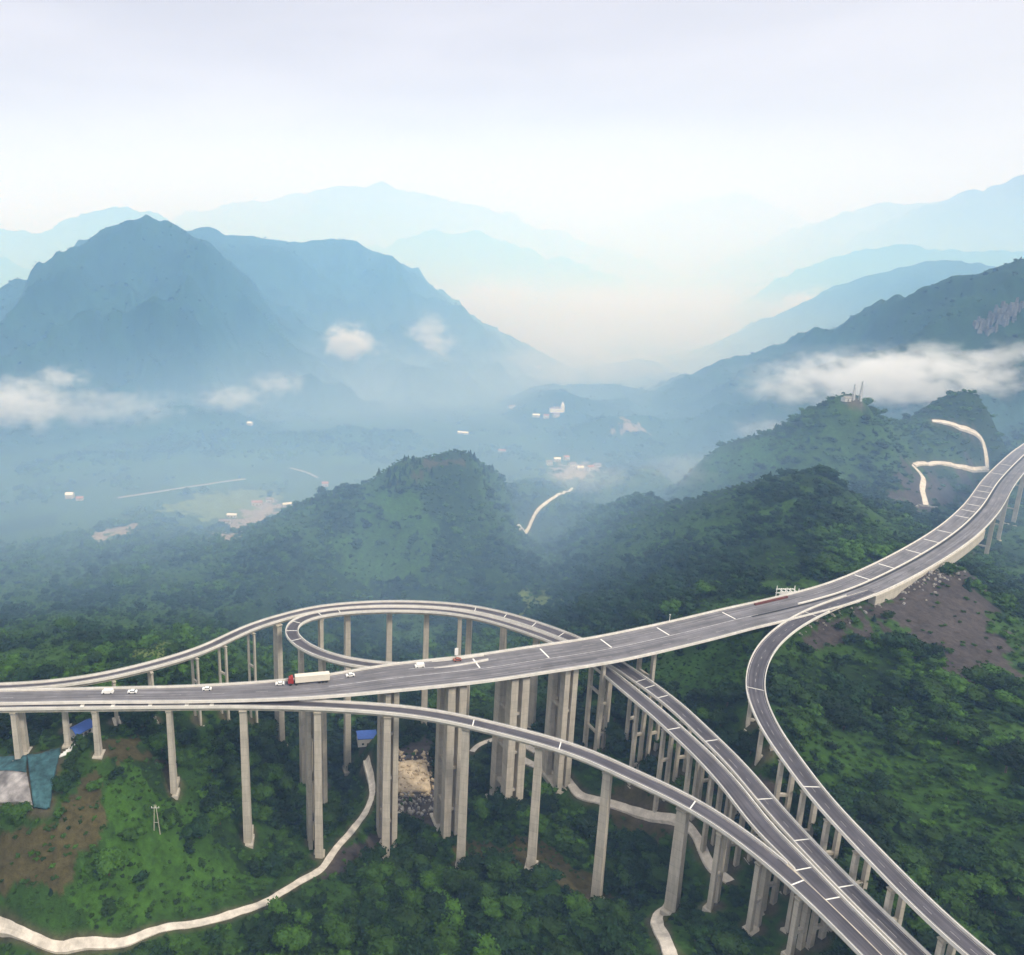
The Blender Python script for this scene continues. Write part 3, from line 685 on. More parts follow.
# --- piers of the ramps
for px in (15, 93, 168, 243, 316, 390, 466, 540, 610):
    i = int(np.argmin(abs(Cr.px - px))); pier(Cr, rC, i, 'shaft', lw=2.3 if px < 200 else 2.9, th=1.5 if px < 200 else 2.2, drop=1.62)
pier(Cr, rC, Cr.near(682, 797), 'shaft', lw=3.6, th=2.6, drop=1.62)
for (px, py) in [(722,820),(768,855),(806,888)]:
    pier(Cr, rC, Cr.near(px, py), 'frame', lw=1.2, th=1.2, gap=3.4, drop=1.62)
for (px, py) in [(60,682),(110,674),(150,664),(193,652),(222,640),(250,627)]:
    pier(Ar, rA, Ar.near(px, py), 'frame', lw=.8, th=.8, gap=4.0, drop=1.52, beams=2)
for (px, py, lw) in [(277,618,3.6),(345,606,3.2),(388,603,2.4),(428,604,2.6),(468,607,3.2),(505,615,3.0),(537,625,2.2)]:
    pier(Ar, rA, Ar.near(px, py), 'shaft', off=.6, lw=lw, th=2.2, drop=1.52)
for (px, py, lw) in [(300,643,1.8),(322,654,2.2)]:
    pier(Br, rB, Br.near(px, py), 'shaft', lw=lw, th=1.6, drop=1.52)
for (px, py, lw) in [(318,613,2.2),(462,612,1.6)]:
    pier(Br, rB, Br.near(px, py), 'shaft', lw=lw, th=1.6, drop=1.52)
for (px, py) in [(606,671),(640,700),(668,725),(694,749),(716,772),(740,800)]:
    pier(Br, rB, Br.near(px, py), 'frame', lw=1.1, th=1.1, gap=3.4, drop=1.52)
for (px, py) in [(612,659),(634,676),(660,693),(688,716),(712,739),(738,766),(766,798),(800,836),(846,884)]:
    pier(Ar, rA, Ar.near(px, py), 'frame', lw=1.0, th=1.0, gap=3.6, drop=1.52)
for (px, py) in [(756,700),(770,727),(790,756),(812,786),(838,816),(866,846),(902,882),(948,926)]:
    pier(Dr, rD, Dr.near(px, py), 'frame', lw=1.1, th=1.1, gap=3.6, drop=1.49)
for (px, py) in [(775,843),(800,866),(830,893)]:
    pier(Br, rB, Br.near(px, py), 'frame', lw=1.1, th=1.1, gap=3.2, drop=1.52)

# --- retaining wall carrying the main road where it touches the ridge
mb = MB(); i0, i1 = Mr.near(856, 590), Mr.near(966, 524)
Mr.strip(mb, i0, i1, lambda i: Mr.w[i]*.36, lambda i: Mr.w[i]/2 + .5, -5.5, -.33)
rw = mb.build('retaining_wall', M_conc, None, origin=Mr.p[(i0 + i1)//2]); tag(rw, 'pale concrete retaining wall under the right edge of the main road on the bare ridge', 'wall')

# ------------------------------------------------------------------ ground level paths and stream
PATHPTS = []
def ribbon(name, pts, width, material, lift=.22, kind='structure', label=None, cat=None):
    c = []
    for q_ in pts:
        p = T(q_[0], q_[1]); c.append([p[0], p[1], p[2], q_[2] if len(q_) > 2 else width])
    s_ = spline(c, step=1.5)
    d = np.gradient(s_[:, :2], axis=0); d /= np.linalg.norm(d, axis=1)[:, None] + 1e-9; n_ = np.stack([d[:, 1], -d[:, 0]], -1)
    mb = MB(); K = 5; k = 0
    offs = np.linspace(-.5, .5, K)
    zc = height(s_[:, 0], s_[:, 1]); wv = 1 + .16 * fbm(s_[:, 0] / 4, s_[:, 1] / 4, 3, 900)
    for i in range(len(s_)):
        ed = s_[i, :2][None] + n_[i][None] * (offs * s_[i, 3] * wv[i])[:, None]
        zs = np.maximum(height(ed[:, 0], ed[:, 1]), zc[i] - 1.0)
        zs = zs * .5 + max(zs.mean(), zc[i]) * .5
        zs = np.maximum(zs, height(ed[:, 0], ed[:, 1])) + lift
        mb.v.append((ed[0, 0] - n_[i][0]*.1, ed[0, 1] - n_[i][1]*.1, zs[0] - 2.0))
        for e_, z in zip(ed, zs): mb.v.append((e_[0], e_[1], z))
        mb.v.append((ed[-1, 0] + n_[i][0]*.1, ed[-1, 1] + n_[i][1]*.1, zs[-1] - 2.0))
        PATHPTS.append((s_[i, 0], s_[i, 1], s_[i, 3]))
    for i in range(len(s_) - 1):
        for j in range(K + 1):
            a = i * (K + 2) + j; mb.f.append((a, a + 1, a + K + 3, a + K + 2)); mb.mi.append(0)
    o = mb.build(name, material, None, origin=s_[len(s_)//2, :3], smooth=False); tag(o, label, cat, kind=kind)
    return o
ribbon('path', [(-40,905),(0,924),(28,940),(75,944),(130,943),(180,925),(235,914),(272,900),(298,882),(325,868),(330,856),(346,838),(362,818),(372,798),(371,778),(366,760)], 2.5, M_path)
ribbon('path', [(520,758),(545,770),(572,780),(572,792),(590,800),(620,806),(650,815),(680,822),(695,830),(704,845),(703,858),(716,872),(730,882)], 2.6, M_path)
ribbon('path', [(677,975,3.6),(668,950,3.4),(657,925,3.2),(656,913,2.8),(664,907,2.2),(670,905,1.2)], 2.6, M_path)
ribbon('path', [(472,752),(480,742),(500,738),(520,742),(536,752)], 2.2, M_path)
ribbon('path', [(932,421),(955,426),(975,434),(985,443),(987,468)], 3.2, M_path, lift=.4)
ribbon('path', [(988,469),(960,467),(935,463),(914,465)], 2.4, M_path, lift=.4)
ribbon('path', [(912,465),(922,475),(922,490),(926,506)], 3.4, M_path, lift=.4)
ribbon('path', [(118,498),(170,490),(210,484),(245,479)], 4, M_dull, lift=.5)
ribbon('path', [(290,468),(305,472),(318,478)], 3.5, M_dull, lift=.5)
ribbon('stream', [(518,528),(535,514),(548,502),(560,494),(572,488)], 2.4, M_water, lift=.5)

# ------------------------------------------------------------------ truck on the main road
i = Mr.near(311, 686); c = Mr.at(i, -3.4); fw = -Mr.d[i]; ang = math.atan2(fw[1], fw[0])
rT = thing('truck', (c[0], c[1], c[2] + .013), 'articulated truck with a red cab and long cream box trailer on the main road', 'truck')
def tb(fx, sy, z, lx, ly, lz, mbx, top=1.0):
    o = np.array([c[0], c[1], c[2] + .013]) + np.array([fw[0], fw[1], 0]) * fx + np.array([-fw[1], fw[0], 0]) * sy
    mbx.bx(o[0], o[1], o[2] + z, lx, ly, lz, ang, top)
mb = MB(); tb(-1.0, 0, 2.05, 12.0, 2.1, 2.3, mb); tr = child(mb, 'trailer', mat('cream_box', (.66, .61, .52), .6, .06, .4), rT)
mb = MB(); tb(-1.0, 0, .78, 11.6, .9, .22, mb); tb(6.2, 0, .75, 3.6, .9, .25, mb); child(mb, 'chassis', M_rubber, rT)
mb = MB(); tb(6.5, 0, 1.25, 1.9, 2.0, .9, mb); tb(6.35, 0, 2.2, 1.6, 1.95, 1.0, mb, .9); tb(6.1, 0, 2.95, 1.0, 1.7, .5, mb, .75); cab = child(mb, 'cab', M_red, rT)
mb = MB(); tb(7.15, 0, 2.2, .06, 1.6, .6, mb); child(mb, 'windscreen', M_glass, rT, cab)
for sy in (-.78, .78):
    mb = MB(); tb(7.47, sy, 1.05, .05, .3, .2, mb); child(mb, 'headlight', M_white, rT, cab)
for fx in (6.6, 4.6, -3.4, -4.6, -5.8):
    for sy in (-.88, .88):
        mb = MB(); o = np.array([c[0], c[1], c[2] + .013 + .48]) + np.array([fw[0], fw[1], 0]) * fx + np.array([-fw[1], fw[0], 0]) * sy
        sv = np.array([-fw[1], fw[0], 0]) * .14
        mb.bar(o - sv, o + sv, .48, 14); child(mb, 'wheel', M_rubber, rT)

def vehicle(px, off, back, label, cat, body, van=False, L=3.1):
    i = int(np.argmin(abs(Mr.px - px))); c = Mr.at(i, off) + np.array([0, 0, .013]); f = np.array([*(Mr.d[i] * back), 0]); sd = np.array([-f[1], f[0], 0]); a = math.atan2(f[1], f[0])
    r = thing('van' if van else 'car', c, label, cat); Wd = 1.35 if not van else 1.5
    def bx(mb, fx, z, lx, ly, lz, top=1.0): o = c + f * fx; mb.bx(o[0], o[1], o[2] + z, lx, ly, lz, a, top)
    mb = MB(); bx(mb, 0, .50, L, Wd, .46, .96)
    if van: bx(mb, -.25, 1.08, L * .80, Wd * .96, .72, .94); bx(mb, L*.40, .80, L*.16, Wd*.94, .28, .8)
    else: bx(mb, -.1, 1.06, L * .40, Wd * .84, .05)
    bd = child(mb, 'body', body, r)
    mb = MB()
    if van: bx(mb, L*.165, 1.16, L * .10, Wd * .88, .40, .96)
    else: bx(mb, -.1, .88, L * .56, Wd * .92, .32, .76)
    child(mb, 'windows', M_glass, r)
    for fx in (-L*.31, L*.31):
        for s_ in (-1, 1):
            mb = MB(); o = c + f * fx + sd * s_ * Wd * .44 + np.array([0, 0, .27]); mb.bar(o - sd*.1, o + sd*.1, .27, 10); child(mb, 'wheel', M_rubber, r)
    for s_ in (-1, 1):
        mb = MB(); o = c + f * (L*.492) + sd * s_ * Wd * .33 + np.array([0, 0, .56]); mb.bx(o[0], o[1], o[2], .06, .24, .13, a); child(mb, 'headlight', M_steel, r, bd)
vehicle(109, -1.6, -1, 'white delivery van near the left end of the main road, leftmost of the vehicles', 'van', M_white, True, 3.9)
vehicle(132, -1.6, -1, 'small white car just behind the leftmost white van', 'car', M_white)
vehicle(207, -2.4, -1, 'small white car alone between the left end and the truck', 'car', M_white)
vehicle(282, -3.6, -1, 'white car just ahead of the red truck cab', 'car', M_white)
vehicle(355, -4.6, -1, 'white car following behind the cream trailer', 'car', M_white)
vehicle(425, -5.2, -1, 'white van farther behind the truck near where the inner ramp peels off', 'van', M_white, True, 3.5)
vehicle(465, -6.8, -1, 'brick red car at the upper edge of the main road beside the ramp entry', 'car', mat('brick_red_paint', (.28, .09, .06), .5, .1, 1))

# ------------------------------------------------------------------ small structures near the bridges
# covered pit at the left edge: stained slab with a teal sheet draped over its banks
def drape(name, quad_px, nu, nv, lift, material, thick, wr=.0, label=None, cat=None):
    a, b_, c_, d_ = [T(*q_) for q_ in quad_px]
    mb = MB(); G = []
    for iu in range(nu + 1):
        for iv in range(nv + 1):
            u, v = iu/nu, iv/nv; p = (a*(1-u) + b_*u)*(1-v) + (d_*(1-u) + c_*u)*v
            G.append((p[0], p[1]))
    G = np.array(G); z = height(G[:, 0], G[:, 1]) + lift + (fbm(G[:, 0]/1.7, G[:, 1]/1.7, 3, 77) * wr if wr else 0)
    n0 = len(G)
    mb.v = [(x, y, q_) for (x, y), q_ in zip(G, z)] + [(x, y, q_ - thick) for (x, y), q_ in zip(G, z)]
    def I(iu, iv, lo=0): return lo * n0 + iu * (nv + 1) + iv
    for iu in range(nu):
        for iv in range(nv):
            mb.f.append((I(iu, iv), I(iu+1, iv), I(iu+1, iv+1), I(iu, iv+1))); mb.f.append((I(iu, iv, 1), I(iu, iv+1, 1), I(iu+1, iv+1, 1), I(iu+1, iv, 1)))
    for iu in range(nu):
        for iv in (0, nv): mb.f.append((I(iu, iv), I(iu+1, iv), I(iu+1, iv, 1), I(iu, iv, 1)))
    for iv in range(nv):
        for iu in (0, nu): mb.f.append((I(iu, iv), I(iu, iv+1), I(iu, iv+1, 1), I(iu, iv, 1)))
    mb.mi = [0] * len(mb.f)
    ctr = G.mean(0); o = mb.build(name, material, None, origin=(ctr[0], ctr[1], float(z.mean())), smooth=True); tag(o, label, cat)
    for x, y in G[::3]: CLEAR.append((x, y, 2.5))
    return o
drape('concrete_slab', [(-45,776),(27,775),(33,809),(-45,812)], 12, 10, .9, M_slab, 1.2, label='stained pale concrete slab at the left edge inside the teal sheeting', cat='slab')
drape('tarpaulin', [(27.5,758),(61,751),(50,811),(33.8,810)], 14, 18, 1.0, M_tarp, .5, 1.1, label='crumpled teal tarpaulin on the bank right of the stained slab', cat='tarpaulin')
drape('tarpaulin', [(-45,764),(27,758),(26.5,774.4),(-45,775.5)], 16, 6, 1.0, M_tarp, .5, .35, label='smooth dark teal tarpaulin strip behind the stained slab at the left edge', cat='tarpaulin')

def house(px, py, lx, ly, hh, rot, roofm, label, cat='house', group=None, gable=True, name='house', pt=None, wallm=None):
    p = T(px, py) if pt is None else pt
    z0 = hz(p[0], p[1]) - .3
    r = thing(name, (p[0], p[1], z0), label, cat, group)
    ca_, sa_ = math.cos(rot), math.sin(rot)
    def L(x, y, z): return (p[0] + ca_*x - sa_*y, p[1] + sa_*x + ca_*y, z0 + z)
    mb = MB(); mb.bx(p[0], p[1], z0 + hh/2, lx, ly, hh, rot)
    if gable:
        for s_ in (-1, 1): mb.poly([L(s_*lx/2*.998, -ly/2, hh), L(s_*lx/2*.998, ly/2, hh), L(s_*lx/2*.998, 0, hh + ly*.28)])
    wl = child(mb, 'wall', wallm or M_wall, r)
    mb = MB()
    if gable:
        e_ = .35
        for s_ in (-1, 1):
            a = [(-lx/2 - e_, s_*(ly/2 + e_), hh - e_*.5), (lx/2 + e_, s_*(ly/2 + e_), hh - e_*.5), (lx/2 + e_, 0, hh + ly*.28 + .05), (-lx/2 - e_, 0, hh + ly*.28 + .05)]
            top = [L(x, y, z + .18) for x, y, z in a]; bot = [L(x, y, z) for x, y, z in a]
            mb.poly(top); mb.poly(bot[::-1])
            for k in range(4): mb.quad(top[k], bot[k], bot[(k+1) % 4], top[(k+1) % 4])
    else:
        mb.bx(p[0], p[1], z0 + hh + .16, lx + .4, ly + .4, .3, rot)
    child(mb, 'roof', roofm, r)
    nfl = max(1, int(hh // 2.6))
    for fl in range(nfl):
        for k in range(max(1, int(lx // 3.2))):
            x = -lx/2 + lx * (k + .5) / max(1, int(lx // 3.2)); z = 2.6*fl + 1.5
            if z > hh - .4: z = hh - .7
            mb = MB(); q_ = L(x, -ly/2 - .01, z); mb.bx(q_[0], q_[1], q_[2], 1.0, .06, 1.0, rot); child(mb, 'window', M_glass, r)
    mb = MB(); q_ = L(lx*.3 if lx < 3.3 else 0, -ly/2 - .015, 0.95); mb.bx(q_[0], q_[1], q_[2], .9, .07, 1.8, rot); child(mb, 'door', M_bark, r)
    CLEAR.append((p[0], p[1], max(lx, ly) * .7))
    return r
house(80, 738, 6.5, 5.0, 2.6, .9, M_blue, 'small shed with a bright blue sheet roof below the front ramp near the left edge', 'shed', name='shed', pt=P(82, 735, 31))
# steps leading down from the blue shed
p = T(70, 750); rS = MB()
for k in range(7):
    q_ = p + np.array([.55, 1.0, 0]) * (k - 3) * .95; rS.bx(q_[0], q_[1], hz(q_[0], q_[1]) + .1, 2.6, .62, .6, .55)
o = rS.build('steps', M_white, None, origin=p); tag(o, 'white concrete steps descending the knoll below the blue shed', 'steps')
house(368, 0, 9, 6, 4, .1, M_blue, 'flat blue roofed site building under the bridges, seen between the two front decks', 'building', name='site_building', gable=False, pt=T(367, 742))
# sandy work pad with loose stone
drape('work_pad', [(398,764),(426,762),(431,792),(396,794)], 8, 10, .8, mat('sandy_ground', (.42, .34, .24), .95, .3, .5), 1.0, 1.1, label='sandy rough work platform between the tall main road piers', cat='platform')
mb = MB()
for k in range(90):
    p = T(random.uniform(396, 436), random.uniform(788, 815)); r_ = random.uniform(.25, .9)
    mb.bx(p[0], p[1], p[2] + r_*.3, r_*2, r_*1.3, r_*.9, random.uniform(0, 3), .7)
o = mb.build('rubble', M_rock, None, origin=T(415, 800)); tag(o, 'grey construction rubble heaped in front of the sandy work platform', 'rubble', kind='stuff')
mb = MB()
for k in range(260):
    u = random.random(); px = 800 + u * 165; py = 612 - u * 55 + abs(random.gauss(0, 9)) + 3
    p = T(px, py); r_ = random.uniform(.2, .8); mb.bx(p[0], p[1], p[2] + r_*.3, r_*2.2, r_*1.3, r_, random.uniform(0, 3), .65)
o = mb.build('rubble', M_rock, None, origin=T(880, 590)); tag(o, 'pale broken stone scattered along the ridge below the retaining wall', 'rubble', kind='stuff')
mb = MB()
for k in range(26):
    u = k / 25; p = T(876 + u*60 , 504 + 3.5*u + random.uniform(-.8, .8)); mb.bx(p[0], p[1], p[2] + .5, random.uniform(1.2, 2.6), 1.2, 1.2, random.uniform(0, 3), .7)
o = mb.build('stone_edging', M_rock, None, origin=T(905, 506)); tag(o, 'line of pale boulders edging the foot of the upper hill path', 'boulders', kind='stuff')
mb = MB(); Mt = mat('broken_sandstone', (.36, .29, .20), .95, .35, .7)
for k in range(160):
    p = T(random.uniform(392, 436), random.uniform(752, 800)); r_ = random.uniform(.2, .85)
    mb.bx(p[0], p[1], hz(p[0], p[1]) + .8 + r_*.25, r_*2.4, r_*1.6, r_*.9, random.uniform(0, 3), .7)
o = mb.build('rubble', Mt, None, origin=T(412, 780)); tag(o, 'sandy broken stone strewn over the work platform between the piers', 'rubble', kind='stuff')
# small stones and footing spoil around pier feet are left as rubble in one heap each
# twin-leg wooden power pole on the knoll
p = T(157, 833); CLEAR_VIEW = [(p[0], p[1], 3.5), (p[0], p[1] - 5, 3.5), (p[0], p[1] - 9, 3)]; rP = thing('power_pole', p, 'slim twin-legged power pole standing on the grassy knoll', 'power pole')
for s_ in (-1, 1):
    mb = MB(); mb.bar(p + np.array([s_*1.0, 0, -.5]), p + np.array([s_*.25, 0, 10.5]), .16, 8, .10); child(mb, 'leg', M_conc, rP)
mb = MB(); mb.bar(p + np.array([-1.3, 0, 9.4]), p + np.array([1.3, 0, 9.4]), .09, 6); ca2 = child(mb, 'cross_arm', M_steel, rP)
mb = MB(); mb.bar(p + np.array([-.75, 0, 4]), p + np.array([.75, 0, 4]), .07, 6); child(mb, 'brace', M_steel, rP)
for s_ in (-1.15, 0, 1.15):
    mb = MB(); mb.bar(p + np.array([s_, 0, 9.45]), p + np.array([s_, 0, 9.95]), .09, 6); child(mb, 'insulator', M_white, rP, ca2)
# white steel frame beside the main road
p = P(789, 597, 46.5); p[2] = hz(p[0], p[1]); CLEAR.append((p[0], p[1], 8)); rF = thing('steel_frame', p, 'open white steel frame structure standing just behind the main road', 'frame')
for ix in range(5):
    for iy in range(2):
        mb = MB(); q_ = p + np.array([(ix - 2)*2.0, iy*3.0, -.4]); mb.bar(q_, q_ + np.array([0, 0, 6.0 if ix in (0, 4) else 4.8]), .16, 6); child(mb, 'post', M_white, rF)
for z in (2.2, 4.0):
    for iy in range(2):
        mb = MB(); q_ = p + np.array([0, iy*3.0, z]); mb.bx(q_[0], q_[1], q_[2], 8.6, .3, .35); child(mb, 'beam', M_white, rF)
for ix in range(4):
    mb = MB(); q_ = p + np.array([(ix - 1.5)*2.0, 1.5, 4.25]); mb.bx(q_[0], q_[1], q_[2], .25, 3.2, .2); child(mb, 'rafter', M_white, rF)
mb = MB(); mb.bx(p[0] - .5, p[1] + 1.5, p[2] + 1.2, 5, 2, 2.0); child(mb, 'cabin', M_wall, rF)
# tall sign on the loop parapet
i = Br.near(458, 662); q_ = Br.at(i, -Br.w[i]/2 - .1); 
i = Mr.near(462, 669); q_ = Mr.at(i, -Mr.w[i]/2 + .55)
rG = thing('road_sign', (q_[0], q_[1], q_[2] + .013), 'tall narrow pale road sign on a post beside the upper edge of the main road', 'road sign')
mb = MB(); mb.bar(q_ + (0, 0, .013), q_ + (0, 0, 4.6), .11, 8); child(mb, 'post', M_steel, rG)
mb = MB(); mb.bx(q_[0], q_[1] - .16, q_[2] + 3.1, 1.3, .1, 2.8, .15); child(mb, 'panel', M_white, rG)
# lamp post like markers on the far parapet
for (px, py, lab) in [(683,616,'thin white marker post on the far edge of the main road above the green slope'), (803,589,'thin grey marker post right of the white steel frame')]:
    i = Mr.near(px, py); q_ = Mr.at(i, -Mr.w[i]/2 - .25); rm = thing('marker_post', q_ + np.array([0, 0, -.3]), lab, 'post')
    mb = MB(); mb.bar(q_ + (0, 0, -.3), q_ + (0, 0, 3.2), .1, 8); child(mb, 'post', M_white, rm)
    mb = MB(); mb.bx(q_[0], q_[1], q_[2] + 3.25, .5, .5, .18); child(mb, 'cap', M_steel, rm)

# ------------------------------------------------------------------ hilltop house, masts and the valley village
p = T(846, 401)
CLEAR.append((p[0] + 6, p[1], 13))
house(0, 0, 6, 4, 3, .2, M_dull, 'white house on the summit of the hazy hill below the long mist bank', pt=p)
def mast(px, py, hgt, lab):
    p = T(px, py); r = thing('telecom_mast', p, lab, 'mast', 'masts on the summit')
    tops = []
    mb = MB()
    for k in range(3):
        a = 2*math.pi*k/3; q0 = p + np.array([math.cos(a)*1.4, math.sin(a)*1.4, -.5]); q1 = p + np.array([math.cos(a)*.3, math.sin(a)*.3, hgt]); mb.bar(q0, q1, .34, 5, .24); tops.append((q0, q1))
    for lv in range(9):
        u, v = lv/9, (lv+1)/9
        for k in range(3):
            a, b_ = tops[k], tops[(k+1) % 3]; mb.bar(a[0]*(1-u) + a[1]*u, b_[0]*(1-v) + b_[1]*v, .16, 4)
    child(mb, 'lattice', M_steel, r)
    mb = MB()
    for k in range(3):
        a = 2*math.pi*k/3 + .4; mb.bx(p[0] + math.cos(a)*.8, p[1] + math.sin(a)*.8, p[2] + hgt - 1.5, .5, .5, 2.4, a)
    child(mb, 'antenna', M_white, r)
mast(853, 400, 13, 'left and shorter telecom mast on the hilltop beside the white house')
mast(860, 401, 16, 'right and taller telecom mast on the hilltop beside the white house')
# church with spire and village
p = T(561, 412); r = thing('church', p, 'white church with a slim pointed spire in the hazy valley village', 'church')
mb = MB(); mb.bx(p[0] - 9, p[1], p[2] + 3, 18, 8, 7); child(mb, 'nave', M_white, r)
mb = MB(); mb.bx(p[0] + 2, p[1], p[2] + 5, 5, 5, 11); child(mb, 'tower', M_white, r)
mb = MB(); mb.bx(p[0] + 2, p[1], p[2] + 14, 5, 5, 7, 0, .04); child(mb, 'spire', M_white, r)
mb = MB(); mb.bx(p[0] - 9, p[1], p[2] + 7.6, 18.6, 8.6, 2.2, 0, .45); child(mb, 'roof', M_roof, r)
VILL = [(512,408,16,8,4,'low white hall standing alone left of the church in the hazy valley'),(536,417,14,7,4,'white long house left in the church row'),(546,418,10,7,5,'white middle house in the church row'),(556,417,12,8,4.5,'white house nearest below the church spire'),
        (463,434,20,6,3,'low white shed alone in the valley fields left of the village'),(502,452,12,5,3,'small white hut right behind the centre wooded hill'),
        (549,465,9,7,5,'pinkish house at the left end of the mist-veiled hamlet'),(557,462,10,7,5,'upper left house of the mist-veiled hamlet'),(566,460,9,7,5,'topmost house of the mist-veiled hamlet'),(572,467,11,8,5,'central house of the mist-veiled hamlet'),(580,470,10,7,4,'lower right house of the mist-veiled hamlet'),(590,470,11,7,5,'right house of the mist-veiled hamlet'),(597,468,10,8,5,'rightmost white house of the mist-veiled hamlet'),
        (70,498,10,8,5,'lone white house in the far left valley'),(80,500,9,6,3,'low outbuilding right of the lone far left house'),
        (225,523,14,6,3,'long white shed on the bare building site by the light green field'),(232,517,12,5,3,'second white shed on the bare building site nearer the field'),(257,505,14,6,4,'grey roofed barn at the upper end of the bare building site'),(270,502,10,6,4,'small barn right of the bare building site'),(287,506,12,5,3,'low pale shed at the track right of the building site'),
        (325,486,9,7,4,'small pale house at the track left of the centre wooded hill'),(538,368,14,9,5,'faint white house in the misty far valley'),(250,425,10,7,4,'faint house at the foot of the left mountain')]
for k, (px, py, lx, ly, hh, lab) in enumerate(VILL):
    house(px, py, lx * .8, ly * .8, hh, random.uniform(-.4, .4), (M_roof, M_white, M_roofr)[k % 3], lab, group='scattered valley houses')

# pale limestone scar on the right mountain
def scar(pts, lab, lift=2.0):
    P3 = [T(*q_) for q_ in pts]; c = np.mean(P3, 0)
    mb = MB(); n_ = 9
    bm_ = []
    for k in range(130):
        a = random.random(); i_ = random.randrange(len(P3)); q_ = P3[i_]*(1-a) + P3[(i_+1) % len(P3)]*a; q_ = q_*(.4 + .6*random.random()) + c*0
        q_ = P3[i_]*(1-a) + P3[(i_+1) % len(P3)]*a; s_ = random.random(); q_ = q_*s_ + c*(1-s_)
        z = hz(q_[0], q_[1]); mb.bx(q_[0], q_[1] , z + 1.0, random.uniform(2, 6), random.uniform(3, 6), random.uniform(4, 16), random.uniform(-.6, .6), .6)
    o = mb.build('rock_face', mat('limestone', (.135, .135, .13), .95, .35, .12), None, origin=c); tag(o, lab, 'rock face')
scar([(968,330),(985,318),(1005,308),(1024,300),(1024,318),(1000,330),(980,333)], 'pale limestone cliff on the dark mountain at the right edge')

# worn verges along the paths and disturbed soil round the footings
wx_ = gx + fbm(gx / 3, gy / 3, 2, 910) * 1.2; near_ = np.where((np.hypot(gx, gy) < 800) & (gy > 0))[0]
dm = np.full(len(gx), 99.0)
for src_, ex in ((np.array(PATHPTS), 0), (np.array(CLEAR) * np.array([1, 1, .9]) if CLEAR else None, 0)):
    for i in range(0, len(near_), 4000):
        k = near_[i:i + 4000]
        d = np.sqrt((wx_[k, None] - src_[None, :, 0])**2 + (gy[k, None] - src_[None, :, 1])**2) - src_[None, :, 2] * .55
        dm[k] = np.minimum(dm[k], d.min(1))
vf = np.clip(1 - dm / 1.6, 0, 1)[:, None]
vc = vc * (1 - .8 * vf) + np.array((.095, .076, .052)) * (1 + .3 * n2) * .8 * vf
me = ground_me
ca = me.color_attributes.new('cover', 'FLOAT_COLOR', 'POINT')
ca.data.foreach_set('color', np.concatenate([np.clip(vc, .005, 1), np.ones((len(gx), 1))], 1).ravel().astype(np.float32))

# ------------------------------------------------------------------ trees
def crown_mesh(name, mats, n_leaf, seed, conifer=False, core_sub=2, leaf=.16):
    rg = np.random.default_rng(seed); bm = bmesh.new()
    if not conifer:
        lobes = [(np.array([0, 0, .58]), .36)] + [(np.array([rg.uniform(-.30, .30), rg.uniform(-.30, .30), rg.uniform(.38, .82)]), rg.uniform(.17, .28)) for _ in range(7)]
        for c_, r_ in lobes:
            res = bmesh.ops.create_icosphere(bm, subdivisions=core_sub, radius=1.0)
            for v in res['verts']:
                d = np.array(v.co); k = .78 + .35 * rg.random(); v.co = tuple(c_ + d * r_ * .86 * k * np.array([1, 1, .85]))
    else:
        lobes = []
        for k in range(6):
            z = .16 + k * .14; r_ = .30 * (1 - k / 6.6)
            res = bmesh.ops.create_cone(bm, cap_ends=True, segments=9, radius1=r_, radius2=.02, depth=.26)
            for v in res['verts']:
                v.co.z += z + .1; q_ = .8 + .4 * rg.random(); v.co.x *= q_; v.co.y *= q_
            lobes.append((np.array([0, 0, z]), r_))
    for k in range(n_leaf):
        c_, r_ = lobes[rg.integers(len(lobes))]
        d = rg.normal(size=3); d /= np.linalg.norm(d); d[2] = abs(d[2]) * .9 + d[2] * .1 if rg.random() < .7 else d[2]
        p = c_ + d * r_ * rg.uniform(.85, 1.18) * (np.array([1, 1, .85]) if not conifer else np.array([1, 1, .3]))
        a = rg.normal(size=3); a /= np.linalg.norm(a); b_ = np.cross(a, d + rg.normal(size=3) * .5); b_ /= np.linalg.norm(b_) + 1e-6
        s_ = leaf * rg.uniform(.5, 1.0) * (.6 if conifer else 1)
        vs_ = [bm.verts.new(tuple(p + a * s_ * x + b_ * s_ * y * .6 + d * s_ * rg.uniform(-.1, .35))) for x, y in ((-.5, -.4), (.3, -.6), (.6, .2), (-.1, .6))]
        bm.faces.new(vs_)
    me_ = bpy.data.meshes.new(name); bm.to_mesh(me_); bm.free()
    for m_ in mats: me_.materials.append(m_)
    return me_
def trunk_mesh(name, seed):
    rg = np.random.default_rng(seed); mb = MB()
    mb.bar((0, 0, -.08), (0, 0, .28), .035, 7, .026); mb.bar((0, 0, .28), (.02, .01, .6), .026, 7, .014)
    for k in range(5):
        a = rg.uniform(0, 6.28); z = rg.uniform(.24, .5); mb.bar((0, 0, z), (math.cos(a)*.2, math.sin(a)*.2, z + .2), .014, 5, .006)
    me_ = bpy.data.meshes.new(name); me_.from_pydata(mb.v, [], mb.f); me_.materials.append(M_bark); return me_
CR = [crown_mesh('broadleaf_crown', [m_], 620, 20 + k, leaf=.105) for k, m_ in enumerate((M_leafA, M_leafB, M_leafC, M_leafA, M_leafB))]
CR_LOW = [crown_mesh('forest_crown', [m_], 150, 40 + k, core_sub=1, leaf=.15) for k, m_ in enumerate((M_leafA, M_leafB, M_leafC, M_leafB, M_leafA))]
CR_PINE = [crown_mesh('pine_crown', [M_pine], 60, 60, True)]
CR_BUSH = [crown_mesh('bush', [m_], 50, 70 + k, core_sub=1, leaf=.24) for k, m_ in enumerate((M_bush, M_leafC, M_leafA))]
